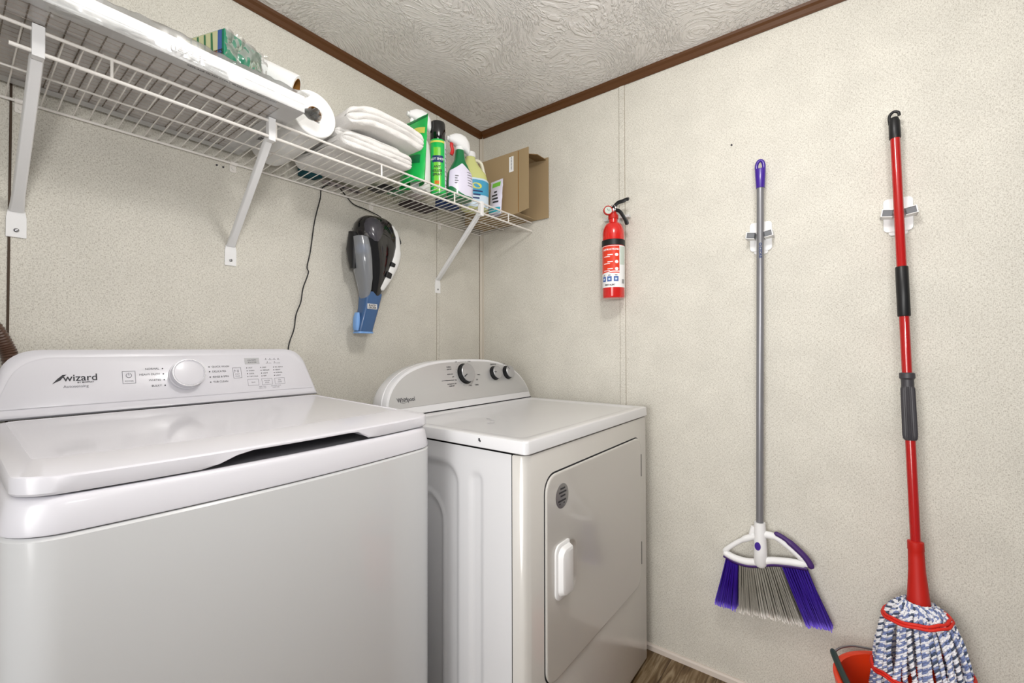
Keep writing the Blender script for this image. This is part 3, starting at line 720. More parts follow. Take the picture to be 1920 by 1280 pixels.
# loose flap that hangs below the front edge on the left, and the gathered end on the right
def flap(x, v):
    n_ = noise.noise(Vector((x*14, v*30, 3)))
    return Vector((x, fy0-0.008-0.018*v+0.010*n_, fz+0.012-0.048*v*(0.6+0.4*math.sin((x+1.6)*19))+0.006*n_))
patch(b, flap, -1.50, -1.24, 0, 1, 50, 10)
for k in range(7):
    a = k*2*PI/7
    tube(b, spline([(fx1+0.010, fy0+0.03, fz+0.02), (fx1+0.022+0.006*math.cos(a), fy0+0.012, fz+0.010+0.008*math.sin(a)), (fx1+0.030+0.008*math.cos(a*2), fy0-0.004, fz+0.006+0.012*math.sin(a+1))], 3), [0.004]*2+[0.006]*3+[0.007]*2, 7)
cf_ = obj('clear_film', b, 'film', af, 25); obj('size_print', size_bm, 'white', cf_, 0)

# ---------------------------------------------------------------- green box on the filters
zt_ = fz+0.0385+0.012
gb = thing('carton', 'green carton with a striped yellow end, in clear film, on top of the air filters', 'box', (-1.18, -0.2, zt_))
ga = math.radians(19); gd = Vector((math.cos(ga), math.sin(ga), 0)); gs = Vector((-math.sin(ga), math.cos(ga), 0)); gc = Vector((-1.204, -0.280, 0))
def gbox(u, v, z): return gc+gd*u+gs*v+Vector((0, 0, z))
GL, GW, GZ0, GZ1 = 0.100, 0.130, zt_, 1.834
b = B(); q = [[gbox(u, v, z) for u, v in ((0, 0), (GL, 0), (GL, GW), (0, GW))] for z in (GZ0, GZ1)]; loft(b, q); cb = obj('carton_body', b, 'green_b', gb, 0, bevel=0.0015)
def gend(u, v): return gbox(-0.0006, u, v)
for nm, mt, u0, u1, v0, v1 in (('end_panel', 'box_yel', 0.020, 0.1285, GZ0+0.002, GZ1-0.002), ('end_stripe', 'box_blue', 0.007, 0.020, GZ0+0.002, GZ1-0.002)):
    b = B(); patch(b, gend, u0, u1, v0, v1, 1, 1); obj(nm, b, mt, cb, 0)
b = B()
for u in (0.036, 0.058, 0.080, 0.102): b.faces.new([b.verts.new(gbox(-0.0010, u+a, z)) for a, z in ((0, GZ1-0.004), (0.006, GZ1-0.004), (0.004, GZ0+0.05), (-0.004, GZ0+0.05))])
obj('end_stripes', b, 'green_d', cb, 0)
b = B(); patch(b, lambda u, v: gbox(-0.0012, u, v), 0.021, 0.032, GZ1-0.095, GZ1-0.050, 1, 1); obj('orange_mark', b, 'orange', cb, 0)
b = B(); text(b, 'DRYER SHEETS', lambda u, v: gbox(-0.0013, 0.102-u, v), 0, GZ1-0.058, 0.015, bold=0.0005); obj('lettering', b, 'ink', cb, 0)
b = B()
def gfilm(u, v):
    n_ = abs(noise.noise(Vector((u*26, v*30, 1.3))))*0.014+abs(noise.noise(Vector((u*60, v*48, 5))))*0.004
    return gbox(u, -0.002-n_, v)
patch(b, gfilm, -0.002, GL+0.012, GZ0, GZ1+0.001, 44, 44); obj('clear_film', b, 'film', gb, 25)

# ---------------------------------------------------------------- rolls
def roll(name, label, c, ax, r, L, rc=0.020, group=None):
    X = axisX(c, ax)      # c = near end centre, ax points into the roll
    t = thing(name, label, 'paper roll', Vector(c)+Vector(ax).normalized()*L/2, group)
    b = B(); n = 56; R = []
    for rr, h in ((rc, 0.0), (r-0.002, 0.0), (r, 0.002), (r, L-0.002), (r-0.002, L), (rc, L)):
        R.append([X @ Vector((rr*math.cos(2*PI*k/n), rr*math.sin(2*PI*k/n), h)) for k in range(n)])
    loft(b, R+[R[0]], cap0=False, cap1=False); obj('paper', b, 'paper', t, 40)
    b = B(); R = []
    for rr, h in ((rc, -0.0005), (rc, L+0.0005), (rc-0.0015, L+0.0005), (rc-0.0015, -0.0005)):
        R.append([X @ Vector((rr*math.cos(2*PI*k/32), rr*math.sin(2*PI*k/32), h)) for k in range(32)])
    loft(b, R+[R[0]], cap0=False, cap1=False); obj('cardboard_core', b, 'core', t, 40)
    return t
roll('paper_towel_roll', 'white paper towel roll lying on the shelf with its brown core facing the room', (-1.000, -0.300, 1.7150), (0.02, 1, -0.02), 0.0595, 0.270, 0.019)
roll('paper_towel_roll', 'thin, nearly used-up white paper roll between the green carton and the larger roll', (-1.010, -0.222, 1.8040), (-0.74, 0.55, 0.32), 0.036, 0.10, 0.0270)
roll('paper_towel_roll', 'white paper roll on the air filters at the top left edge of the photo', (-1.418, -0.290, zt_+0.056), (-1, 0.02, 0), 0.056, 0.14, 0.020)

# ---------------------------------------------------------------- towels
def towel(label, x0, x1, yf, yb, zfun, layers, seed, group='folded white towels'):
    t = thing('folded_towel', label, 'towel', ((x0+x1)/2, (yf+yb)/2, zfun(x0, 0)), group)
    b = B(); sec = []
    nL = len(layers)
    # section in (y, h) : front side has one bulge per folded layer, back side is a single fold
    for i, (h0, h1) in enumerate(layers):
        m_, r = (h0+h1)/2, (h1-h0)/2
        for k in range(7):
            a = -PI/2 + PI*k/6; sec.append((-math.cos(a)*r*1.1, m_+math.sin(a)*r*0.96))
    H0, H1 = layers[0][0], layers[-1][1]; rr = (H1-H0)/2
    back = [(yb-yf-(rr*(1-math.cos(a))), (H0+H1)/2+rr*math.sin(a)) for a in [PI/2-PI*k/8 for k in range(9)]]
    top = [((yb-yf-rr)*k/10, H1) for k in range(1, 10)]; bot = [((yb-yf-rr)*(10-k)/10, H0) for k in range(1, 10)]
    ring = sec+top+back+bot
    N = 60; rings = []
    for i in range(N+1):
        t_ = i/N; x = x0+(x1-x0)*t_; e = min(t_, 1-t_)*(x1-x0); s = math.sqrt(max(0.0, 1-(1-min(e/0.022, 1))**2))*0.92+0.08 if e < 0.022 else 1.0
        rg = []
        for (dy, h) in ring:
            hm = (H0+H1)/2; hh = hm+(h-hm)*s
            p = Vector((x, yf+dy+(1-s)*0.012*(1 if dy < 0.1 else -1), 0))
            nz = noise.noise(Vector((x*11+seed, p.y*9, hh*34)))*0.011 + noise.noise(Vector((x*34, p.y*30+seed, hh*70)))*0.0040
            z = zfun(x, dy)+hh
            rg.append(Vector((p.x, p.y+nz*(1.0 if dy < 0.05 else 0.3), z+(nz*0.8 if h > H0+0.002 else 0))))
        rings.append(rg)
    loft(b, rings); obj('terry_cloth', b, 'towel', t, 70); return t
zs = 1.6545
towel('bottom towel of the folded white stack on the shelf', -0.932, -0.690, -0.322, -0.045, lambda x, d: zs+0.004*math.sin((x+0.94)*10), [(0, 0.013), (0.012, 0.027), (0.026, 0.041)], 1)
towel('middle towel of the folded white stack, set back from the others', -0.928, -0.705, -0.285, -0.045, lambda x, d: zs+0.041+0.008*sstep(-0.93, -0.80, x), [(0, 0.011), (0.010, 0.022)], 5)
towel('top towel of the folded white stack, humped and hanging over to the right', -0.925, -0.648, -0.325, -0.045, lambda x, d: zs+0.055+0.030*sstep(-0.94, -0.82, x)-0.010*sstep(-0.74, -0.64, x), [(0, 0.018), (0.016, 0.036), (0.035, 0.054)], 9)

# ---------------------------------------------------------------- green pouch (faces the room's left side)
pc = Vector((-0.612, -0.285, 1.6570)); pd = Vector((0.02, 1, 0)).normalized(); pn = Vector((-1, 0.02, 0))
def pouchf(side, off=0.0):
    def f(u, v):      # u 0..1 from front edge to back edge, v 0..1 bottom to top
        th = 0.024*(1-v**1.6)*(math.sin(PI*min(max(u, 0), 1))**0.6) + 0.001
        th += 0.0035*noise.noise(Vector((u*5, v*6, side*3)))*math.sin(PI*u)*(1-v)
        return pc + pd*(0.128*u) + Vector((0.020*v, 0, 0.238*v)) + pn*(side*th+off)
    return f
sp = thing('refill_pouch', 'bright green stand-up pouch with a yellow band, right of the white towels', 'pouch', pc)
b = B(); patch(b, pouchf(1), 0, 1, 0, 1, 20, 24); patch(b, pouchf(-1), 0, 1, 0, 1, 20, 24); bmesh.ops.remove_doubles(b, verts=b.verts[:], dist=0.0025)
po = obj('pouch_body', b, 'green', sp, 60)
g_ = pouchf(1, 0.0012)
b = B(); patch(b, lambda u, v: g_(u, v+0.05*math.sin(PI*u)), 0.05, 0.86, 0.70, 0.79, 16, 4); obj('yellow_band', b, 'yellow', po, 60)
b = B(); patch(b, lambda u, v: g_(u, v+0.03*math.sin(PI*u)), 0.20, 0.95, 0.44, 0.60, 14, 4); obj('white_band', b, 'label_pale', po, 60)
b = B(); patch(b, lambda u, v: g_(u, v+0.03*math.sin(PI*u)), 0.10, 0.88, 0.26, 0.38, 14, 4); patch(b, lambda u, v: g_(u, v), 0.15, 0.7, 0.63, 0.67, 10, 2); obj('dark_band', b, 'green_d', po, 60)
b = B(); patch(b, g_, 0.02, 0.98, 0.955, 0.985, 10, 1); obj('seal', b, 'green_d', po, 60)

# ---------------------------------------------------------------- bottles
def bottle_rings(c, prof, e=2.4, rot=0.0, n=40):
    ca, sa = math.cos(rot), math.sin(rot); out = []
    for z, rx, ry in prof:
        out.append([Vector((c[0]+x*ca-y*sa, c[1]+x*sa+y*ca, c[2]+z)) for x, y in sell(rx, ry, e, n)])
    return out
def prof_at(prof, z):
    for a, c in zip(prof, prof[1:]):
        if a[0] <= z <= c[0]:
            t = (z-a[0])/(c[0]-a[0]+1e-9); return a[1]+(c[1]-a[1])*t, a[2]+(c[2]-a[2])*t
    return prof[-1][1:]
def wrapf(c, prof, rot, e=2.4, off=0.0008):
    ca, sa = math.cos(rot), math.sin(rot)
    def f(a, z):      # a = angle in radians in the bottle's own frame
        rx, ry = prof_at(prof, z); cc, s = math.cos(a), math.sin(a)
        x = (rx+off)*math.copysign(abs(cc)**(2/e), cc); y = (ry+off)*math.copysign(abs(s)**(2/e), s)
        return Vector((c[0]+x*ca-y*sa, c[1]+x*sa+y*ca, c[2]+z))
    return f
def spray_head(t, c, z, rot, cap, trig, s=1.0, fcap=None):
    ca, sa = math.cos(rot), math.sin(rot)
    W = lambda x, y, q: Vector((c[0]+(x*ca-y*sa)*s, c[1]+(x*sa+y*ca)*s, z+q*s))     # local +x = nozzle direction
    b = B()
    rings = []
    for x, z0, z1, wd in ((-0.036, -0.002, 0.022, 0.007), (-0.032, -0.010, 0.038, 0.013), (-0.018, 0.002, 0.052, 0.018), (0.000, 0.006, 0.057, 0.019), (0.018, 0.016, 0.055, 0.017), (0.032, 0.022, 0.048, 0.014), (0.040, 0.024, 0.044, 0.010)):
        m_, h = (z0+z1)/2, (z1-z0)/2; rings.append([W(x, y, m_+q) for y, q in sell(wd, h, 2.6, 20)])
    loft(b, rings); tube(b, [W(0, 0, -0.014), W(0, 0, 0.012)], 0.0145*s, 20); hd = obj('sprayer_head', b, cap, t, 40)
    b = B(); tube(b, [W(0.038, 0, 0.034), W(0.048, 0, 0.034)], 0.0075*s, 14); obj('nozzle', b, cap, hd, 40)
    b = B(); tube(b, spline([W(0.022, 0, 0.030), W(0.030, 0, 0.016), (W(0.026, 0, -0.004)), W(0.031, 0, -0.020)], 5), 0.0048*s, 8, flat=(0.7, 1.3)); obj('trigger', b, trig, hd, 40)
# white spray bottle behind the pouch
c1 = (-0.557, -0.205, 1.6560); P1 = [(0, 0.036, 0.026), (0.006, 0.040, 0.030), (0.13, 0.040, 0.030), (0.17, 0.034, 0.026), (0.200, 0.016, 0.015), (0.225, 0.0135, 0.0135)]
t = thing('spray_bottle', 'white spray bottle almost hidden behind the green pouch, only its white head showing', 'spray bottle', c1)
b = B(); loft(b, bottle_rings(c1, P1, 2.4, 0.3)); obj('bottle', b, 'white', t, 40); spray_head(t, c1, 1.8860, math.radians(160), 'white', 'white', 1.05)
# aerosol can
c2 = (-0.487, -0.222, 1.6560)
t = thing('aerosol_can', 'green aerosol can with a black cap standing between two spray bottles', 'aerosol can', c2)
X = axisX(c2, (-0.035, -0.02, 1))
b = B(); lathe(b, [(0.024, 0), (0.0285, 0.002), (0.0285, 0.190), (0.0260, 0.198), (0.0240, 0.203)], X, 36); cn = obj('can', b, 'green', t, 35)
b = B(); lathe(b, [(0.0265, 0.196), (0.0282, 0.200), (0.0276, 0.256), (0.0255, 0.262), (0.020, 0.264), (0.001, 0.264)], X, 36); obj('cap', b, 'black_gloss', t, 35)
def canf(off=0.0007, r=0.0285): return lambda a, z: X @ Vector(((r+off)*math.cos(a), (r+off)*math.sin(a), z))
# angle facing the camera in the can's frame
def local_ang(X, p):
    q = X.inverted() @ Vector(p); return math.atan2(q.y, q.x)
A = local_ang(X, (-1.5986, -1.4085, 1.66))
for nm, mt, a0, a1, z0, z1 in (('yellow_band', 'yellow', A-1.5, A+1.5, 0.183, 0.190), ('lime_panel', 'lime', A-0.55, A+0.35, 0.010, 0.165), ('back_label', 'lavender', A+0.95, A+2.6, 0.02, 0.192), ('dark_emblem', 'navy', A-0.75, A+0.65, 0.112, 0.136), ('orange_mark', 'orange', A-0.45, A+0.15, 0.034, 0.046)):
    b = B(); patch(b, canf(0.0005 if nm != 'dark_emblem' else 0.0009), a0, a1, z0, z1, 12, 2); obj(nm, b, mt, cn, 40)
b = B()
cf = canf(0.0012)
text(b, 'HOT SHOT', lambda u, v: cf(A-0.1+u/0.0285, v), 0, 0.120, 0.011, 'CENTER', bold=0.0002); obj('emblem_lettering', b, 'white', cn, 0)
b = B()
for k, s in enumerate(('ANT', 'KILLER', 'SPRAY')): text(b, s, lambda u, v: cf(A-0.12+u/0.0285, v), 0, 0.092-k*0.014, 0.012, 'CENTER', bold=0.0003)
for k in range(9): patch(b, canf(0.0010), A+1.05, A+1.75, 0.035+k*0.016, 0.0375+k*0.016, 5, 1)
obj('lettering', b, 'ink', cn, 0)
# green and white trigger bottle
c3 = (-0.400, -0.245, 1.6560); P3 = [(0, 0.044, 0.028), (0.006, 0.050, 0.033), (0.060, 0.051, 0.034), (0.100, 0.047, 0.032), (0.130, 0.032, 0.026), (0.150, 0.021, 0.020), (0.175, 0.0175, 0.0175), (0.190, 0.016, 0.016)]
t = thing('spray_bottle', 'green and white spray bottle with a white head and red trigger', 'spray bottle', c3)
R3 = math.radians(-24)
b = B(); loft(b, bottle_rings(c3, P3, 2.3, R3)); bo = obj('bottle', b, 'green_d', t, 40)
f3 = wrapf(c3, P3, R3, 2.3, 0.0007)
b = B(); patch(b, lambda u, v: f3(u, 0.012+v*(0.122-0.030*abs(math.sin((u+PI/2)*1.2)))), -PI+0.35, -0.25, 0.0, 1.0, 30, 16); obj('front_label', b, 'lavender', bo, 50)
b = B(); f3b = wrapf(c3, P3, R3, 2.3, 0.0013); patch(b, lambda u, v: f3b(u, 0.004+v*(0.022+0.016*math.sin(u*2.2+1))), -PI+0.1, -0.9, 0, 1, 24, 4); obj('green_wave', b, 'green_d', bo, 50)
b = B(); f3c = wrapf(c3, P3, R3, 2.3, 0.0015)
for k in range(4): patch(b, f3c, -2.15, -1.95+0.08*(k % 2), 0.052+k*0.009, 0.056+k*0.009, 4, 1)
for k in range(6): patch(b, f3c, -1.25, -0.65-0.1*(k % 3), 0.050+k*0.010, 0.0525+k*0.010, 6, 1)
obj('label_print', b, 'ink_l', bo, 0)
spray_head(t, c3, 1.8460, math.radians(158), 'white', 'trigger_red', 1.1)
# jug
c4 = (-0.272, -0.205, 1.6560); R4 = math.radians(-30)
P4 = [(0, 0.050, 0.034), (0.006, 0.056, 0.040), (0.110, 0.056, 0.040), (0.145, 0.050, 0.036), (0.175, 0.034, 0.028), (0.198, 0.022, 0.022), (0.212, 0.019, 0.019), (0.222, 0.019, 0.019)]
t = thing('jug', 'jug of yellow-green liquid with a white cap and a blue label', 'jug', c4)
def jring(z, rx, ry):
    off = -0.018*sstep(0.13, 0.20, z); ca, sa = math.cos(R4), math.sin(R4)
    return [Vector((c4[0]+(x+off)*ca-y*sa, c4[1]+(x+off)*sa+y*ca, c4[2]+z)) for x, y in sell(rx, ry, 2.6, 44)]
b = B(); loft(b, [jring(*p) for p in P4]); jb = obj('jug_body', b, 'liquid', t, 40)
JW = lambda x, y, z: Vector((c4[0]+x*math.cos(R4)-y*math.sin(R4), c4[1]+x*math.sin(R4)+y*math.cos(R4), c4[2]+z))
b = B(); tube(b, spline([JW(-0.002, 0, 0.206), JW(0.016, 0, 0.206), JW(0.030, 0, 0.194), JW(0.038, 0, 0.165), JW(0.045, 0, 0.138), JW(0.046, 0, 0.118)], 5), 0.0085, 12, flat=(1, 0.8)); obj('handle', b, 'natural', t, 40)
b = B(); lathe(b, [(0.020, 0.214), (0.0215, 0.215), (0.0215, 0.232), (0.019, 0.236), (0.001, 0.236)], axisX(JW(-0.018, 0, 0), (0, 0, 1)), 28); obj('cap', b, 'white', t, 35)
f4 = wrapf(c4, [(0, 0.056, 0.040), (0.2, 0.056, 0.040)], R4, 2.6, 0.0008)
b = B(); patch(b, lambda u, v: f4(u, 0.006+v*(0.106+0.010*math.sin(-u))), -2.95, -0.15, 0, 1, 34, 8); lb = obj('label', b, 'label_pale', jb, 50)
f5 = wrapf(c4, [(0, 0.056, 0.040), (0.2, 0.056, 0.040)], R4, 2.6, 0.0013)
b = B(); patch(b, lambda u, v: f5(u, 0.055+v*(0.050+0.010*math.sin(-u))), -2.85, -0.25, 0, 1, 34, 6); obj('blue_field', b, 'label_blue', lb, 50)
f6 = wrapf(c4, [(0, 0.056, 0.040), (0.2, 0.056, 0.040)], R4, 2.6, 0.0018)
b = B()
for k in range(14): pass
b.faces.new([b.verts.new(f6(-1.62+0.26*math.cos(2*PI*k/16), 0.090+0.012*math.sin(2*PI*k/16))) for k in range(16)])
obj('sun_mark', b, 'yellow', lb, 0)
b = B()
for a0, a1, z in ((-1.95, -1.3, 0.066), (-1.8, -1.45, 0.052), (-1.9, -1.5, 0.038)): patch(b, f6, a0, a1, z, z+0.006, 6, 1)
obj('label_print', b, 'navy', lb, 0)
# small pouch
c5 = Vector((-0.183, -0.272, 1.6570))
def sp5(side, off=0.0):
    return lambda u, v: c5 + Vector((0.015*v+0.010*u, 0.075*u, 0.150*v)) + Vector((-1, 0.12, 0))*(side*(0.015*(1-v**1.5)*math.sin(PI*min(max(u, 0), 1))**0.6+0.0008)+off)
t = thing('small_pouch', 'small white and teal pouch leaning at the cardboard box, right of the jug', 'pouch', c5)
b = B(); patch(b, sp5(1), 0, 1, 0, 1, 14, 16); patch(b, sp5(-1), 0, 1, 0, 1, 14, 16); bmesh.ops.remove_doubles(b, verts=b.verts[:], dist=0.0018); pb = obj('pouch_body', b, 'lavender', t, 60)
b = B(); patch(b, sp5(1, 0.001), 0.15, 0.8, 0.80, 0.93, 6, 3); obj('lime_band', b, 'lime', pb, 0)
b = B(); patch(b, sp5(1, 0.001), 0.03, 0.97, 0.02, 0.18, 8, 4); obj('teal_band', b, 'teal_l', pb, 60)
b = B(); q5 = sp5(1, 0.0013)
for k in range(4): patch(b, q5, 0.15+0.06*k, 0.55+0.08*(k % 3), 0.32+k*0.10, 0.37+k*0.10, 4, 1)
obj('print', b, 'ink', pb, 0)

# ---------------------------------------------------------------- cardboard box
bx = thing('cardboard_box', 'open brown cardboard box in the corner at the right end of the shelf', 'box', (-0.075, -0.18, 1.656))
X0, X1, Y0, Y1, Z0, Z1, tk = -0.142, -0.006, -0.330, -0.028, 1.6570, 1.9180, 0.0030
b = B()
box(b, X0, X0+tk, Y0, Y1, Z0, Z1); box(b, X1-tk, X1, Y0, Y1, Z0, Z1); box(b, X0+tk, X1-tk, Y0, Y1, Z1-tk, Z1); box(b, X0+tk, X1-tk, Y0, Y1, Z0, Z0+tk); box(b, X0+tk, X1-tk, Y1-tk, Y1, Z0+tk, Z1-tk)
cbx = obj('carton_walls', b, 'kraft', bx, 0)
b = B(); v = [(X0, Y0, Z0), (X0+tk, Y0, Z0), (X0+tk-0.006, Y0-0.056, Z0+0.008), (X0-0.006, Y0-0.056, Z0+0.008), ]; loft(b, [v, [(x, y, z+0.250 if i > 1 else Z1) for i, (x, y, z) in enumerate(v)]]); obj('flap', b, 'kraft', bx, 0)
b = B(); v = [(X1-tk, Y0, Z0), (X1, Y0, Z0), (X1, Y0-0.062, Z0), (X1-tk, Y0-0.062, Z0)]; loft(b, [v, [(x, y, Z1) for x, y, z in v]]); obj('flap', b, 'kraft', bx, 0)
b = B(); v = [(X0+0.030, Y0, Z1-0.0045), (X1-0.004, Y0, Z1-0.0045), (X1-0.010, Y0-0.056, Z1-0.014), (X0+0.060, Y0-0.056, Z1-0.014)]; loft(b, [v, [(x, y, z+tk) for x, y, z in v]]); obj('flap', b, 'kraft_in', bx, 0)
b = B(); patch(b, lambda u, v: Vector((X0-0.0006, u, v)), -0.3065, -0.2830, Z1-0.082, Z1-0.018, 1, 1); obj('shipping_label', b, 'white', cbx, 0)
b = B(); patch(b, lambda u, v: Vector((X0-0.0005, u, v)), -0.3320, -0.3285, Z0+0.004, Z1-0.004, 1, 1); obj('fold_crease', b, 'core', cbx, 0)
b = B()
for k in range(12): patch(b, lambda u, v: Vector((X0-0.0009, u, v)), -0.2985+0.0, -0.2925, Z1-0.074+k*0.0045, Z1-0.0725+k*0.0045+0.0008*(k % 3), 1, 1)
obj('label_print', b, 'ink_l', cbx, 0)

# ---------------------------------------------------------------- things lying flat, seen through the wires
def flat(name, label, cat, cx, cy, lx, ly, h, rot, m, z=1.6545, bev=0.004, bumpy=0.0):
    b = B(); X = Matrix.Translation((cx, cy, z)) @ Matrix.Rotation(rot, 4, 'Z')
    r = min(lx, ly)*0.2
    rings = []
    for q, ins in ((0, 0.003), (0.002, 0.0), (h-0.002, 0.0), (h, 0.003)):
        rings.append([X @ Vector((x, y, q+bumpy*noise.noise(Vector((x*30, y*30, q*50+cx*10))))) for x, y in rrect(-lx/2+ins, lx/2-ins, -ly/2+ins, ly/2-ins, r, 5)])
    loft(b, rings); o = obj(name, b, m, None, 35); tag(o, label, cat); return o
flat('folded_cloth', 'dark teal folded cloth seen through the wires behind the towel roll', 'cloth', -0.868, -0.030, 0.062, 0.052, 0.03, 0.1, 'teal', bumpy=0.004)
flat('folded_cloth', 'narrow dark teal cloth between the towel roll and the white towels', 'cloth', -0.9365+0.0, -0.095, 0.0001+0.001, 0.07, 0.03, 0.0, 'teal') if False else None
o = flat('leaflet', 'grey printed leaflet lying flat at the wall below the white towels', 'leaflet', -0.745, -0.022, 0.150, 0.034, 0.004, 0.02, 'newsprint')
b = B()
for k in range(5): box(b, -0.810+k*0.027, -0.796+k*0.027, -0.034+0.004*(k % 2), -0.022+0.003*(k % 3), 1.6542, 1.6546)
p_ = obj('print', b, 'ink', None, 0); p_.parent = o
flat('packet', 'dark printed packet lying flat beside the bottom towel', 'packet', -0.655, -0.115, 0.058, 0.090, 0.006, 0.15, 'black')
flat('packet', 'dark green packet lying flat behind the green pouch', 'packet', -0.598, -0.120, 0.046, 0.060, 0.005, -0.1, 'green_d')
flat('packet', 'grey and red packet lying flat behind the white spray bottle', 'packet', -0.530, -0.150, 0.070, 0.040, 0.005, 0.1, 'newsprint')
flat('tray', 'dark maroon tray lying flat at the wall behind the aerosol can', 'tray', -0.440, -0.060, 0.150, 0.085, 0.012, 0.0, 'dark_tray')
flat('carton', 'small navy carton lying flat behind the green and white spray bottle', 'box', -0.372, -0.150, 0.090, 0.050, 0.030, -0.1, 'navy')
t = thing('scrub_brush', 'scrub brush with pale bristles lying upside down on the shelf near the wall', 'brush', (-0.600, -0.052, 1.6545))
b = B(); loft(b, [[(-0.602+x, -0.050+y, z) for x, y in sell(0.072-i_, 0.022-i_, 2.6, 28)] for z, i_ in ((1.672, 0.003), (1.675, 0), (1.688, 0), (1.692, 0.004))]); obj('brush_block', b, 'natural', t, 40)
b = B()
for i in range(22):
    for j in range(6):
        x, y = -0.664+i*0.0059, -0.065+j*0.006; tube(b, [(x, y, 1.673), (x+random.uniform(-.003, .003), y+random.uniform(-.003, .003), 1.6545)], 0.0016, 4)
obj('bristles', b, 'natural', t, 60)

# ---------------------------------------------------------------- FIRE EXTINGUISHER
ec = Vector((-0.0560, -0.7105, 0))
ex = thing('fire_extinguisher', 'red fire extinguisher hung on the right wall beside the panel seam', 'fire extinguisher', (ec.x, ec.y, 1.283))
X = axisX((ec.x, ec.y, 0), (0, 0, 1), (1, 0, 0)); er = 0.0405
b = B()
pr = [(0.030, 1.2830), (er-0.002, 1.2850), (er, 1.2900), (er, 1.5200)]
for k in range(1, 10):
    a = PI/2*k/9; pr.append((0.0165+(er-0.0165)*math.cos(a), 1.5200+0.048*math.sin(a)))
pr += [(0.0160, 1.585), (0.0175, 1.586), (0.0175, 1.598), (0.012, 1.600)]
lathe(b, pr, X, 48); ct = obj('cylinder', b, 'red', ex, 40)
b = B(); lathe(b, [(0.0175, 1.582), (0.0185, 1.583), (0.0185, 1.596), (0.013, 1.600), (0.012, 1.612)], X, 24); obj('neck_ring', b, 'red_matte', ex, 35)
EA = math.atan2(-1.4085-ec.y, -1.5986-ec.x)     # angle that faces the camera
def ef(off): return lambda a, z: Vector((ec.x+(er+off)*math.cos(a), ec.y+(er+off)*math.sin(a), z))
b = B(); 
for off in (0,): lathe(b, [(er+0.0003, 1.478), (er+0.0022, 1.479), (er+0.0022, 1.499), (er+0.0003, 1.500)], X, 48)
box(b, -0.016, -0.0005, ec.y-0.016, ec.y+0.016, 1.46, 1.52)
obj('strap', b, 'black', ex, 40)
b = B(); patch(b, ef(0.0004), EA-1.9, EA+1.9, 1.322, 1.476, 60, 2); lab = obj('label', b, 'white', ct, 60)
b = B(); patch(b, ef(0.0007), EA-1.9, EA+0.55, 1.374, 1.474, 40, 2); obj('red_field', b, 'ext_label', lab, 60)
b = B(); patch(b, ef(0.0007), EA+0.62, EA+1.25, 1.405, 1.472, 12, 2); obj('green_field', b, 'ext_green', lab, 60)
b = B()
for k in range(3): patch(b, ef(0.0010), EA-0.5-0.05, EA-0.05, 1.440-k*0.026, 1.4435-k*0.026, 10, 1); patch(b, ef(0.0010), EA-0.95, EA-0.30, 1.434-k*0.026, 1.4365-k*0.026, 10, 1)
e1 = ef(0.0011)
text(b, 'INSTRUCTIONS', lambda u, v: e1(EA-0.28+u/er, v), 0, 1.4585, 0.0088, 'CENTER', bold=0.0003)
for k in range(3): b.faces.new([b.verts.new(e1(EA+0.28+0.16*math.cos(2*PI*j/10), 1.441-k*0.026+0.006*math.sin(2*PI*j/10))) for j in range(10)])
patch(b, lambda u, v: e1(u, v+0.006*sstep(EA-0.9, EA, u)), EA-1.0, EA+0.55, 1.372, 1.376, 16, 1)
obj('white_print', b, 'white', lab, 0)
b = B()
for a in (-0.95, -0.38, 0.22): patch(b, ef(0.0009), EA+a-0.2, EA+a+0.22, 1.3435, 1.3620, 6, 1)
obj('pictograms', b, 'box_blue', lab, 0)
b = B()
text(b, 'FIRST ALERT', lambda u, v: e1(EA-0.35+u/er, v), 0, 1.3285, 0.0072, 'CENTER', bold=0.0003)
for a in (-0.95, -0.38, 0.22): patch(b, ef(0.0012), EA+a-0.10, EA+a+0.12, 1.3650, 1.3675, 4, 1)
for k in range(14): patch(b, ef(0.0010), EA+0.80+k*0.028, EA+0.812+k*0.028, 1.336, 1.352, 1, 1)
obj('dark_print', b, 'ink', lab, 0)
b = B()
tube(b, spline([e1(EA+0.02, 1.346), e1(EA-0.10, 1.352), e1(EA, 1.358)], 3), 0.0006, 5)
for a in (-0.95, -0.38, 0.22): patch(b, ef(0.0013), EA+a-0.08, EA+a+0.10, 1.3490, 1.3560, 3, 1)
obj('pictogram_figures', b, 'label_pale', lab, 0)
# valve: gauge, levers, pin
gx = Vector((-0.078, -0.7000, 1.6120)); gn = Vector((-0.75, -0.66, 0.05)).normalized()
b = B(); lathe(b, [(0.0160, -0.006), (0.0175, -0.005), (0.0175, 0.004), (0.0150, 0.005), (0.0140, 0.003), (0.001, 0.003)], axisX(gx, gn), 28); gau = obj('pressure_gauge', b, 'red_matte', ex, 35)
b = B(); lathe(b, [(0.0138, 0.0033), (0.001, 0.0036)], axisX(gx, gn), 24); obj('gauge_face', b, 'ext_green', gau, 35)
b = B(); GX = axisX(gx, gn); b.faces.new([b.verts.new(GX @ Vector(p)) for p in ((-0.002, -0.001, 0.0042), (0.010, 0.006, 0.0042), (-0.001, 0.002, 0.0042))]); obj('gauge_needle', b, 'ink', gau, 0)
b = B(); tube(b, [(-0.056, -0.7105, 1.598), (-0.056, -0.7105, 1.622)], [0.010, 0.009], 14); tube(b, [(-0.060, -0.706, 1.610), tuple(gx)], 0.006, 10); obj('valve_body', b, 'steel', ex, 35)
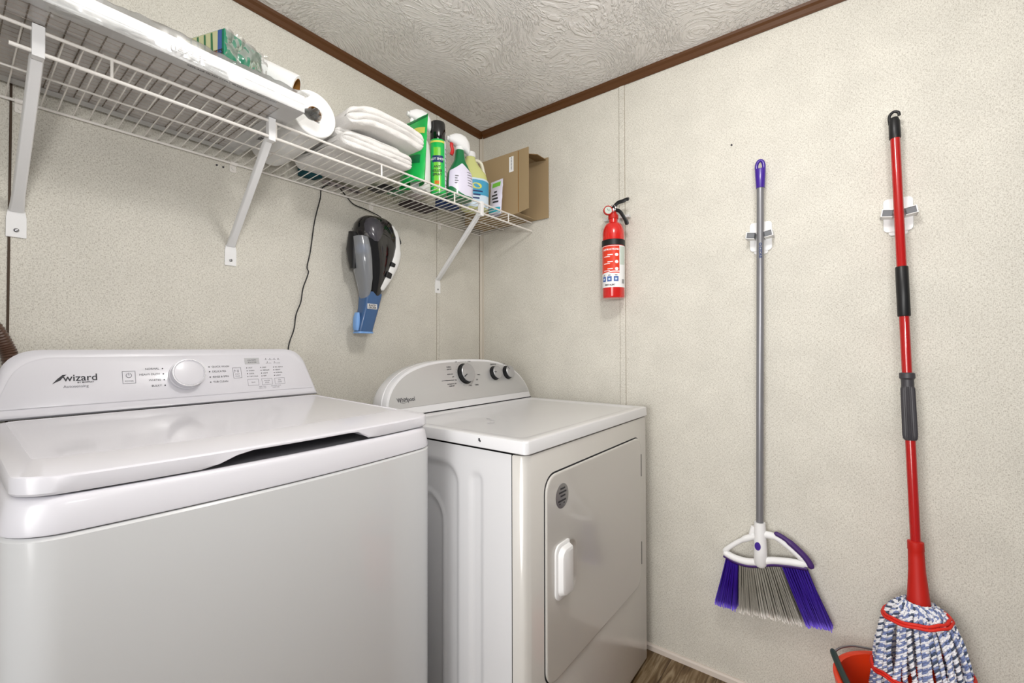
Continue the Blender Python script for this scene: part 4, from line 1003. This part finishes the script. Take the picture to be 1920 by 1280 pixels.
b = B(); tube(b, spline([(-0.058, -0.7080, 1.622), (-0.058, -0.730, 1.640), (-0.058, -0.748, 1.642), (-0.056, -0.764, 1.647), (-0.056, -0.773, 1.645)], 5), [0.0060]*14+[0.0052]*6+[0.003], 10, flat=(0.55, 1.2)); obj('top_lever', b, 'black', ex, 40)
b = B(); tube(b, spline([(-0.058, -0.7150, 1.618), (-0.060, -0.738, 1.606), (-0.060, -0.752, 1.585), (-0.058, -0.764, 1.562), (-0.058, -0.764, 1.552)], 5), [0.0052]*14+[0.0062]*5+[0.0055, 0.003], 10, flat=(0.55, 1.3)); obj('bottom_lever', b, 'black', ex, 40)
b = B(); tube(b, [(-0.072, -0.716+0.011*math.cos(a), 1.618+0.013*math.sin(a)) for a in [k*2*PI/20 for k in range(21)]], 0.0012, 6); tube(b, [(-0.072, -0.705, 1.618), (-0.040, -0.700, 1.618)], 0.0012, 6); obj('safety_pin', b, 'chrome', ex, 40)
b = B(); box(b, -0.020, -0.0006, -0.757, -0.655, 1.592, 1.602); box(b, -0.030, -0.0006, -0.720, -0.700, 1.575, 1.610); obj('wall_bracket', b, 'handle_white', ex, 0, bevel=0.001)

# ---------------------------------------------------------------- holders, broom, mop
def holder(label, y, z):
    t = thing('wall_gripper', label, 'broom holder', (-0.01, y, z), 'grippers on the right wall')
    b = B(); loft(b, [[(x, y+u, z+v) for u, v in rrect(-0.031, 0.031, -0.046, 0.046, 0.010, 4)] for x in (-0.0006, -0.006)]); pr_ = [[(x, y+u, z+v) for u, v in rrect(-0.020, 0.020, -0.056, -0.040, 0.007, 4)] for x in (-0.0006, -0.004)]; loft(b, pr_)
    obj('back_plate', b, 'white', t, 30, bevel=0.001)
    for s in (-1, 1):
        b = B(); X_ = Matrix.Translation((-0.020, y+s*0.0245, z)) @ Matrix.Rotation(s*0.16, 4, 'X')
        for q in (-0.010, 0.0085): box(b, -0.020, 0.018, -0.0125, 0.0125, q, q+0.0015, X_)
        box(b, -0.0205, 0.018, 0.0112*s-0.0012, 0.0112*s+0.0012, -0.010, 0.010, X_)
        ar = obj('arm', b, 'white', t, 0)
        b = B(); box(b, -0.0190, 0.004, -0.0118, 0.0108, -0.0082, 0.0082, X_); obj('rubber_pad', b, 'rubber_grey', ar, 0, bevel=0.002)
holder('white wall gripper with grey pads holding the grey broom handle', -1.1900, 1.4530)
holder('white wall gripper with grey pads holding the red mop handle', -1.5200, 1.4620)
br = thing('broom', 'angle broom with a grey pole and purple and grey bristles, hung on the right wall', 'broom', (-0.035, -1.19, 0.3))
BXc = -0.036
p0 = Vector((BXc, -1.1945, 1.600)); p1 = Vector((BXc, -1.1835, 0.530))
b = B(); tube(b, [p0+Vector((0, 0, 0.01)), p0.lerp(p1, 0.5), p1], 0.0103, 20); pole = obj('pole', b, 'pole_grey', br, 40)
b = B(); PF = lambda u, v: Vector((BXc-0.0118*math.cos(v/0.0118-0.35), -1.1935+0.0118*math.sin(-(v/0.0118)+0.35)*-1*-1, 1.425-u))
text(b, 'O-CEDAR', lambda u, v: Vector((BXc, -1.1925, 1.425-u))+Vector((-math.cos((v-0.004)/0.0118+0.2), -math.sin((v-0.004)/0.0108+0.2), 0))*0.0108, 0, 0, 0.0110, bold=0.0004); obj('lettering', b, 'navy', pole, 0)
# purple hand grip with a hanging eye
b = B(); rings = []
prg = [(1.598, 0.0120, 0.0120), (1.606, 0.0126, 0.0125), (1.640, 0.0145, 0.0125), (1.658, 0.0152, 0.0105)]
loft(b, [[Vector((BXc, -1.1945, z))+Vector((ry*math.sin(2*PI*k/24), rx*math.cos(2*PI*k/24), 0)) for k in range(24)] for z, rx, ry in prg])
lp = [(BXc, -1.1945+0.0102*math.cos(a), 1.664+0.0205*math.sin(a)) for a in [k*2*PI/28 for k in range(29)]]
tube(b, lp, 0.0052, 12); loft(b, [[Vector((BXc, -1.1945, z))+Vector((ry*math.sin(2*PI*k/24), rx*math.cos(2*PI*k/24), 0)) for k in range(24)] for z, rx, ry in ((1.650, 0.0150, 0.0100), (1.658, 0.010, 0.006))])
obj('hanging_grip', b, 'purple', br, 50)
hx = -0.036
b = B()
bar = spline([(hx, -1.080, 0.436), (hx, -1.110, 0.426), (hx, -1.145, 0.424), (hx, -1.180, 0.432), (hx, -1.215, 0.447), (hx, -1.260, 0.456), (hx, -1.305, 0.461)], 5)
tube(b, bar, [0.007]+[0.0108]*(len(bar)-2)+[0.007], 14, flat=(1.0, 1.0))
armL = spline([(hx, -1.080, 0.438), (hx, -1.103, 0.462), (hx, -1.135, 0.489), (hx, -1.172, 0.512)], 5); tube(b, armL, [0.005]+[0.0075]*(len(armL)-6)+[0.0100]*5, 12)
armR = spline([(hx, -1.192, 0.522), (hx, -1.225, 0.521), (hx, -1.258, 0.502), (hx, -1.287, 0.480), (hx, -1.307, 0.458)], 5); tube(b, armR, [0.011]*5+[0.0092]*(len(armR)-9)+[0.007]*4, 12)
tube(b, [(hx, -1.184, 0.556), (hx, -1.184, 0.530), (hx, -1.185, 0.480), (hx, -1.185, 0.430), (hx, -1.185, 0.420)], [0.0155, 0.0165, 0.0185, 0.019, 0.012], 20)
tube(b, [(hx, -1.165, 0.540), (hx, -1.160, 0.512)], [0.006, 0.008], 8)
hd = obj('head', b, 'white', br, 50)
b = B(); pu = spline([(hx-0.003, -1.223, 0.535), (hx-0.003, -1.250, 0.524), (hx-0.003, -1.280, 0.502), (hx-0.003, -1.305, 0.478), (hx-0.003, -1.318, 0.455)], 5); tube(b, pu, [0.003]+[0.0070]*6+[0.0090]*(len(pu)-8)+[0.006], 12); obj('side_grip', b, 'purple_d', hd, 50)
b = B(); lathe(b, [(0.0085, 0), (0.0080, 0.0015), (0.001, 0.002)], axisX((hx-0.0182, -1.1800, 0.487), (-1, 0, 0)) @ Matrix.Scale(1.5, 4, (1, 0, 0)), 20); obj('emblem', b, 'purple', hd, 40)
b = B(); pts = [Vector(p)+Vector((0, 0, -0.0105)) for p in bar]; tube(b, pts, 0.0085, 10, flat=(1, 0.8)); obj('bristle_base', b, 'purple_d', hd, 50)
def bar_at(y):
    for a, c in zip(bar, bar[1:]):
        if c.y <= y <= a.y: t = (a.y-y)/(a.y-c.y+1e-9); return a.z+(c.z-a.z)*t
    return bar[-1].z if y < bar[-1].y else bar[0].z
def bristles(name, y0, y1, yb0, yb1, zb0, zb1, m, nT):
    b = B(); tip = []
    vals = []
    for i in range(nT):
        s = (i+0.5)/nT
        for row in (-1, 0, 1):
            y = y0+(y1-y0)*s; yb = yb0+(yb1-yb0)*s; zb = zb0+(zb1-zb0)*s
            top = Vector((hx+row*0.006, y, bar_at(y)-0.016)); bot = Vector((hx+row*0.017, yb, zb))
            for k in range(7):
                o1 = Vector((random.uniform(-1, 1), random.uniform(-1, 1), 0))*0.0016; o2 = Vector((random.uniform(-1, 1)*0.006, random.uniform(-1, 1)*0.0045, random.uniform(-0.005, 0.004)))
                a, c = top+o1, bot+o2; P = [a, a.lerp(c, 0.5)+Vector((-0.001, 0, 0)), a.lerp(c, 0.89), c]
                n0 = len(b.verts); tube(b, P, [0.0011, 0.0010, 0.0010, 0.0014], 4, cap=False); vals += [0]*8+[0.15]*4+[1.0]*4
    me_o = obj(name, b, m, br, 60)
    at = me_o.data.attributes.new('tip', 'FLOAT', 'POINT')
    at.data.foreach_set('value', vals[:len(me_o.data.vertices)])
    return me_o
bristles('bristles', -1.086, -1.122, -1.054, -1.117, 0.270, 0.268, 'br_purple', 8)
bristles('bristles', -1.126, -1.238, -1.124, -1.296, 0.268, 0.289, 'br_grey', 20)
bristles('bristles', -1.242, -1.308, -1.302, -1.364, 0.290, 0.302, 'br_purple', 10)

mo = thing('string_mop', 'twist mop with a red pole, black grips and blue and white strings', 'mop', (-0.1, -1.54, 0.1))
mA = Vector((-0.040, -1.5130, 1.6900)); mB = Vector((-0.1020, -1.5420, 0.4400))
def mp_(z): t = (mA.z-z)/(mA.z-mB.z); return mA.lerp(mB, t)
def seg(name, z0, z1, r0, r1, m, n=24, extra=None):
    b = B(); prof = extra or [(z0, r0), (z1, r1)]
    tube(b, [mp_(z) for z, r in prof], [r for z, r in prof], n); return obj(name, b, m, mo, 40)
seg('pole', 1.665, 0.600, 0.0106, 0.0106, 'red_pole')
b = B(); tube(b, [mp_(1.716), mp_(1.704), mp_(1.660), mp_(1.658)], [0.0085, 0.0122, 0.0125, 0.0115], 24)
tube(b, spline([mp_(1.700)+Vector((0, 0.0095, 0)), mp_(1.722)+Vector((0, 0.0095, 0)), mp_(1.733)+Vector((0, 0.001, 0)), mp_(1.729)+Vector((0, -0.0090, 0)), mp_(1.720)+Vector((0, -0.0105, 0))], 5), 0.0036, 10); obj('hook_cap', b, 'black', mo, 40)
seg('sleeve', 0, 0, 0, 0, 'black', extra=[(1.311, 0.0125), (1.309, 0.0136), (1.182, 0.0136), (1.180, 0.0125)])
b = B(); n = 48; rings = []
for z, r, rib in ((1.034, 0.0130, 0), (1.032, 0.0160, 0), (1.020, 0.0160, 0), (1.016, 0.0130, 0), (0.998, 0.0130, 0), (0.992, 0.0146, 1), (0.875, 0.0152, 1), (0.866, 0.0142, 1), (0.862, 0.0120, 0)):
    fr0 = frames([mA, mB])[0]; p = mp_(z); rings.append([p+(fr0[2]*math.cos(2*PI*k/n)+fr0[3]*math.sin(2*PI*k/n))*(r-(0.0013 if rib and k % 2 else 0)) for k in range(n)])
loft(b, rings); obj('twist_grip', b, mat('charcoal_rubber', (62, 60, 64), 0.45), mo, 20)
seg('socket', 0, 0, 0, 0, 'red_matte', 28, extra=[(0.612, 0.0120), (0.610, 0.0162), (0.590, 0.0166), (0.588, 0.0158), (0.575, 0.0160), (0.540, 0.0168), (0.480, 0.0212), (0.440, 0.0256), (0.436, 0.024)])
def twine_material():
    a = mat('mop_white', (236, 236, 240), 0.9); c = mat('mop_blue', (124, 138, 180), 0.9); d = mat('mop_slate', (70, 82, 104), 0.9); return [a, c, d]
TW = twine_material()
def mop_r(z):
    tb = [(0.462, 0.026), (0.450, 0.042), (0.430, 0.056), (0.400, 0.067), (0.350, 0.078), (0.30, 0.085), (0.20, 0.094), (0.10, 0.098), (0.03, 0.098)]
    for a, c in zip(tb, tb[1:]):
        if c[0] <= z <= a[0]: t = (a[0]-z)/(a[0]-c[0]); return a[1]+(c[1]-a[1])*t
    return tb[0][1] if z > tb[0][0] else tb[-1][1]
def mop_c(z): return Vector((-0.1015-0.006*(0.45-z), -1.5420-0.020*(0.45-z), z))
def mop_p(a, z, dr=0.0):
    c = mop_c(z); r = mop_r(z)+dr; p = c+Vector((math.cos(a)*r*0.92, math.sin(a)*r*1.05, 0))
    return Vector((min(p.x, -0.008), p.y, p.z))
b = B(); NS = 66
for s in range(NS):
    layer = s % 2; a0 = 2*PI*s/NS; zend = 0.10+random.uniform(-0.03, 0.04)
    K = 34; path = []
    for k in range(K+1):
        t = k/K; z = 0.462-(0.462-zend)*(t**0.85); path.append(mop_p(a0+0.10*math.sin(t*5+s)+0.03*random.uniform(-1, 1)*t, z, -0.006*layer+0.003*math.sin(t*9+s*2.1)))
    path = spline(path, 3); F = frames(path); L = 0
    for ply in range(3):
        rings = []; L = 0
        for i, (p, tt, n1, n2) in enumerate(F):
            if i: L += (F[i][0]-F[i-1][0]).length
            ph = L/0.0085*PI+ply*2*PI/3+s
            c = p+(n1*math.cos(ph)+n2*math.sin(ph))*0.0029
            rings.append([c+(n1*math.cos(2*PI*q/5)+n2*math.sin(2*PI*q/5))*0.0031 for q in range(5)])
        loft(b, rings, cap0=False, cap1=False, mi=(0, 1 if s % 3 else 2, 0 if s % 4 else 1)[ply])
st = obj('mop_strings', b, TW, mo, 60)
for zz, tilt in ((0.432, 0.012), (0.300, 0.018)):
    for dz in (0, -0.0062):
        b = B(); pts = []
        for k in range(73):
            a = 2*PI*k/72; z = zz+dz+tilt*math.sin(a)*-1+0.003*math.sin(a*9)*(1 if zz < 0.4 else 0.3); p = mop_p(a, z, 0.0062); pts.append(p)
        tube(b, pts, 0.0036, 8, cap=False); obj('red_binding', b, mat('band_red', (216, 44, 30), 0.6), mo, 60)
# bucket
bc = Vector((-0.172, -1.523, 0)); bR, bZ = 0.155, 0.270
bk = thing('bucket', 'orange-red bucket on the floor under the mop, its handle folded back', 'bucket', (bc.x, bc.y, 0))
b = B(); X = axisX((bc.x, bc.y, 0), (0, 0, 1), (1, 0, 0))
lathe(b, [(0.001, 0.0), (0.108, 0.0), (0.110, 0.004), (bR-0.010, bZ-0.030), (bR-0.004, bZ-0.026), (bR, bZ-0.006), (bR, bZ-0.001), (bR-0.003, bZ), (bR-0.012, bZ-0.003), (bR-0.013, bZ-0.020), (0.107, 0.006), (0.001, 0.005)], X, 72)
obj('pail', b, 'orange_red', bk, 40)
BAIL = [(-0.030, -1.640, 0.262), (-0.024, -1.560, 0.275), (-0.045, -1.490, 0.285), (-0.062, -1.434, 0.286), (-0.072, -1.408, 0.285), (-0.095, -1.384, 0.283), (-0.118, -1.368, 0.276)]
GRIP = [(-0.106, -1.366, 0.274), (-0.146, -1.376, 0.272), (-0.190, -1.388, 0.270), (-0.240, -1.404, 0.268)]
b = B(); tube(b, spline(BAIL, 6), 0.0026, 8); hn = obj('bail', b, 'steel', bk, 40)
b = B(); tube(b, spline(GRIP, 5), [0.006]+[0.0078]*14+[0.007], 12); obj('grip', b, mat('dark_green_grip', (44, 62, 58), 0.45), hn, 40)

# ---------------------------------------------------------------- HANDHELD VACUUM
vc = thing('handheld_vacuum', 'black and blue handheld vacuum hung nozzle down on the back wall', 'vacuum', (-0.67, -0.06, 1.16))
def vloft(name, rows, m, e=2.3, n=28, parent=None, sm=50):
    b = B(); rings = []
    for z, xl, xr, yc, hy in rows:
        rings.append([Vector(((xl+xr)/2+x, yc+y, z)) for x, y in sell((xr-xl)/2, hy, e, n)])
    loft(b, rings); return obj(name, b, m, parent or vc, sm)
vloft('motor_housing', [(1.568, -0.668, -0.618, -0.068, 0.012), (1.562, -0.695, -0.600, -0.068, 0.028), (1.550, -0.713, -0.585, -0.068, 0.040), (1.530, -0.727, -0.574, -0.068, 0.048), (1.500, -0.734, -0.566, -0.070, 0.054), (1.465, -0.733, -0.566, -0.070, 0.055), (1.430, -0.722, -0.575, -0.070, 0.054),
      (1.400, -0.710, -0.588, -0.070, 0.052), (1.365, -0.698, -0.604, -0.070, 0.048), (1.330, -0.692, -0.618, -0.070, 0.042), (1.300, -0.688, -0.632, -0.070, 0.036), (1.280, -0.684, -0.640, -0.070, 0.030)], 'black_gloss')
vloft('dust_bowl', [(1.484, -0.736, -0.712, -0.078, 0.020), (1.478, -0.745, -0.700, -0.084, 0.034), (1.440, -0.745, -0.693, -0.086, 0.040), (1.390, -0.737, -0.688, -0.086, 0.040), (1.340, -0.724, -0.684, -0.084, 0.036), (1.300, -0.713, -0.684, -0.080, 0.028), (1.272, -0.705, -0.688, -0.075, 0.020)], 'bowl', 2.8)
vloft('filter', [(1.450, -0.733, -0.702, -0.086, 0.028), (1.448, -0.734, -0.701, -0.086, 0.030), (1.425, -0.733, -0.701, -0.086, 0.030), (1.423, -0.732, -0.702, -0.086, 0.028)], 'blue_l')
vloft('shell', [(1.552, -0.695, -0.660, -0.078, 0.028), (1.546, -0.706, -0.646, -0.079, 0.037), (1.525, -0.718, -0.634, -0.079, 0.0465), (1.500, -0.722, -0.634, -0.079, 0.0505), (1.478, -0.708, -0.652, -0.081, 0.0490), (1.466, -0.692, -0.668, -0.082, 0.0460)], 'shell_grey')  # raised grey patch standing in for the lamp's sheen on the black housing
vloft('latch', [(1.496, -0.752, -0.715, -0.068, 0.012), (1.488, -0.748, -0.722, -0.066, 0.020), (1.440, -0.753, -0.728, -0.066, 0.024), (1.400, -0.748, -0.724, -0.066, 0.020), (1.372, -0.745, -0.722, -0.068, 0.012)], 'black')
b = B(); hp = spline([(-0.606, -0.098, 1.540), (-0.592, -0.104, 1.505), (-0.588, -0.108, 1.455), (-0.598, -0.110, 1.410), (-0.618, -0.108, 1.368), (-0.640, -0.104, 1.333), (-0.655, -0.098, 1.308)], 6)
tube(b, hp, [0.007]+[0.013]*3+[0.0165]*9+[0.0190]*(len(hp)-18)+[0.0185]*4+[0.012], 16, flat=(0.45, 1.0)); hw = obj('handle', b, 'handle_white', vc, 50)
for (x, z, s) in ((-0.608, 1.397, 0.8), (-0.626, 1.358, 1.05)):
    b = B(); X_ = Matrix.Translation((x, -0.117, z)) @ Matrix.Rotation(0.35, 4, 'Y') ; box(b, -0.011*s, 0.011*s, -0.004, 0.004, -0.010*s, 0.010*s, X_); obj('button', b, 'black', hw, 0, bevel=0.003)
nz = vloft('nozzle', [(1.296, -0.700, -0.640, -0.072, 0.027), (1.288, -0.703, -0.636, -0.072, 0.029), (1.240, -0.708, -0.648, -0.072, 0.026), (1.165, -0.724, -0.668, -0.070, 0.022), (1.156, -0.724, -0.669, -0.070, 0.021)], 'blue', 5.0, 36, sm=30)
vloft('nozzle_lip', [(1.1565, -0.727, -0.667, -0.070, 0.023), (1.1510, -0.727, -0.667, -0.070, 0.023)], 'blue_l', 5.0, 36, nz)
vloft('crevice_tool', [(1.222, -0.726, -0.716, -0.070, 0.010), (1.205, -0.731, -0.715, -0.070, 0.014), (1.170, -0.733, -0.715, -0.070, 0.014), (1.160, -0.730, -0.717, -0.070, 0.012)], 'blue_l', 3.0, 20, nz)
b = B(); box(b, -0.700, -0.662, -0.1000, -0.0975, 1.2350, 1.2530); lg = obj('badge', b, 'handle_white', nz, 0)
b = B()
for k, s in enumerate(('BLACK+', 'DECKER')): text(b, s, lambda u, v: Vector((-0.681+u, -0.1004, v)), 0, 1.2450-k*0.0080, 0.0082, 'CENTER', bold=0.0003)
obj('badge_lettering', b, 'ink', lg, 0)
b = B(); box(b, -0.700, -0.600, -0.014, -0.0006, 1.42, 1.53); obj('wall_mount', b, 'black', vc, 0, bevel=0.004)
b = B(); tube(b, spline([(-0.556, -0.060, 1.538), (-0.540, -0.062, 1.520), (-0.532, -0.064, 1.498), (-0.540, -0.064, 1.492), (-0.552, -0.062, 1.512)], 5), 0.0022, 8); obj('cord_loop', b, 'black', vc, 50)
# cords
b = B(); tube(b, spline([(-0.640, -0.060, 1.553), (-0.595, -0.030, 1.585), (-0.652, -0.020, 1.603), (-0.700, -0.012, 1.613), (-0.727, -0.004, 1.640), (-0.770, -0.012, 1.6625), (-0.812, -0.004, 1.640), (-0.820, -0.005, 1.600), (-0.839, -0.005, 1.520), (-0.853, -0.006, 1.420), (-0.865, -0.008, 1.366), (-0.862, -0.010, 1.345), (-0.877, -0.006, 1.295), (-0.884, -0.006, 1.25), (-0.899, -0.005, 1.207), (-0.906, -0.006, 1.160), (-0.922, -0.004, 1.104), (-0.925, -0.005, 1.02)], 6)[0:], 0.0019, 8)
tag(obj('charging_cord', b, 'black', None, 60), 'thin black cord from the vacuum over the shelf and down the back wall', 'cord')
# drain hose
b = B(); pts = spline([(-1.620, -0.060, 1.195), (-1.560, -0.040, 1.178), (-1.530, -0.026, 1.148), (-1.512, -0.0165, 1.110), (-1.502, -0.0158, 1.07), (-1.498, -0.0158, 0.98)], 14)
rs = [0.0130+0.0018*math.cos(i*PI/1.0)*0.5 for i in range(len(pts))]
tube(b, pts, rs, 16); tag(obj('drain_hose', b, 'hose', None, 30), 'brown ribbed drain hose curving down behind the washer at the left edge', 'hose')
# nail in the right wall
b = B(); lathe(b, [(0.0028, 0), (0.0026, 0.004), (0.001, 0.0045)], axisX((-0.0003, -1.1073, 1.7713), (-1, 0, 0)), 10); tag(obj('nail', b, 'ink', None), 'small dark nail head in the right wall above the broom', 'nail')
for x_, z_, w_ in ((-1.1230, 1.6155, 'left'), (-1.1070, 1.6150, 'right')):
    b = B(); lathe(b, [(0.0026, 0), (0.0022, 0.003), (0.001, 0.0034)], axisX((x_, -0.0003, z_), (0, -1, 0)), 10)
    tag(obj('nail', b, 'ink', None), w_+' one of two dark nail heads under the shelf, left of its middle bracket', 'nail')
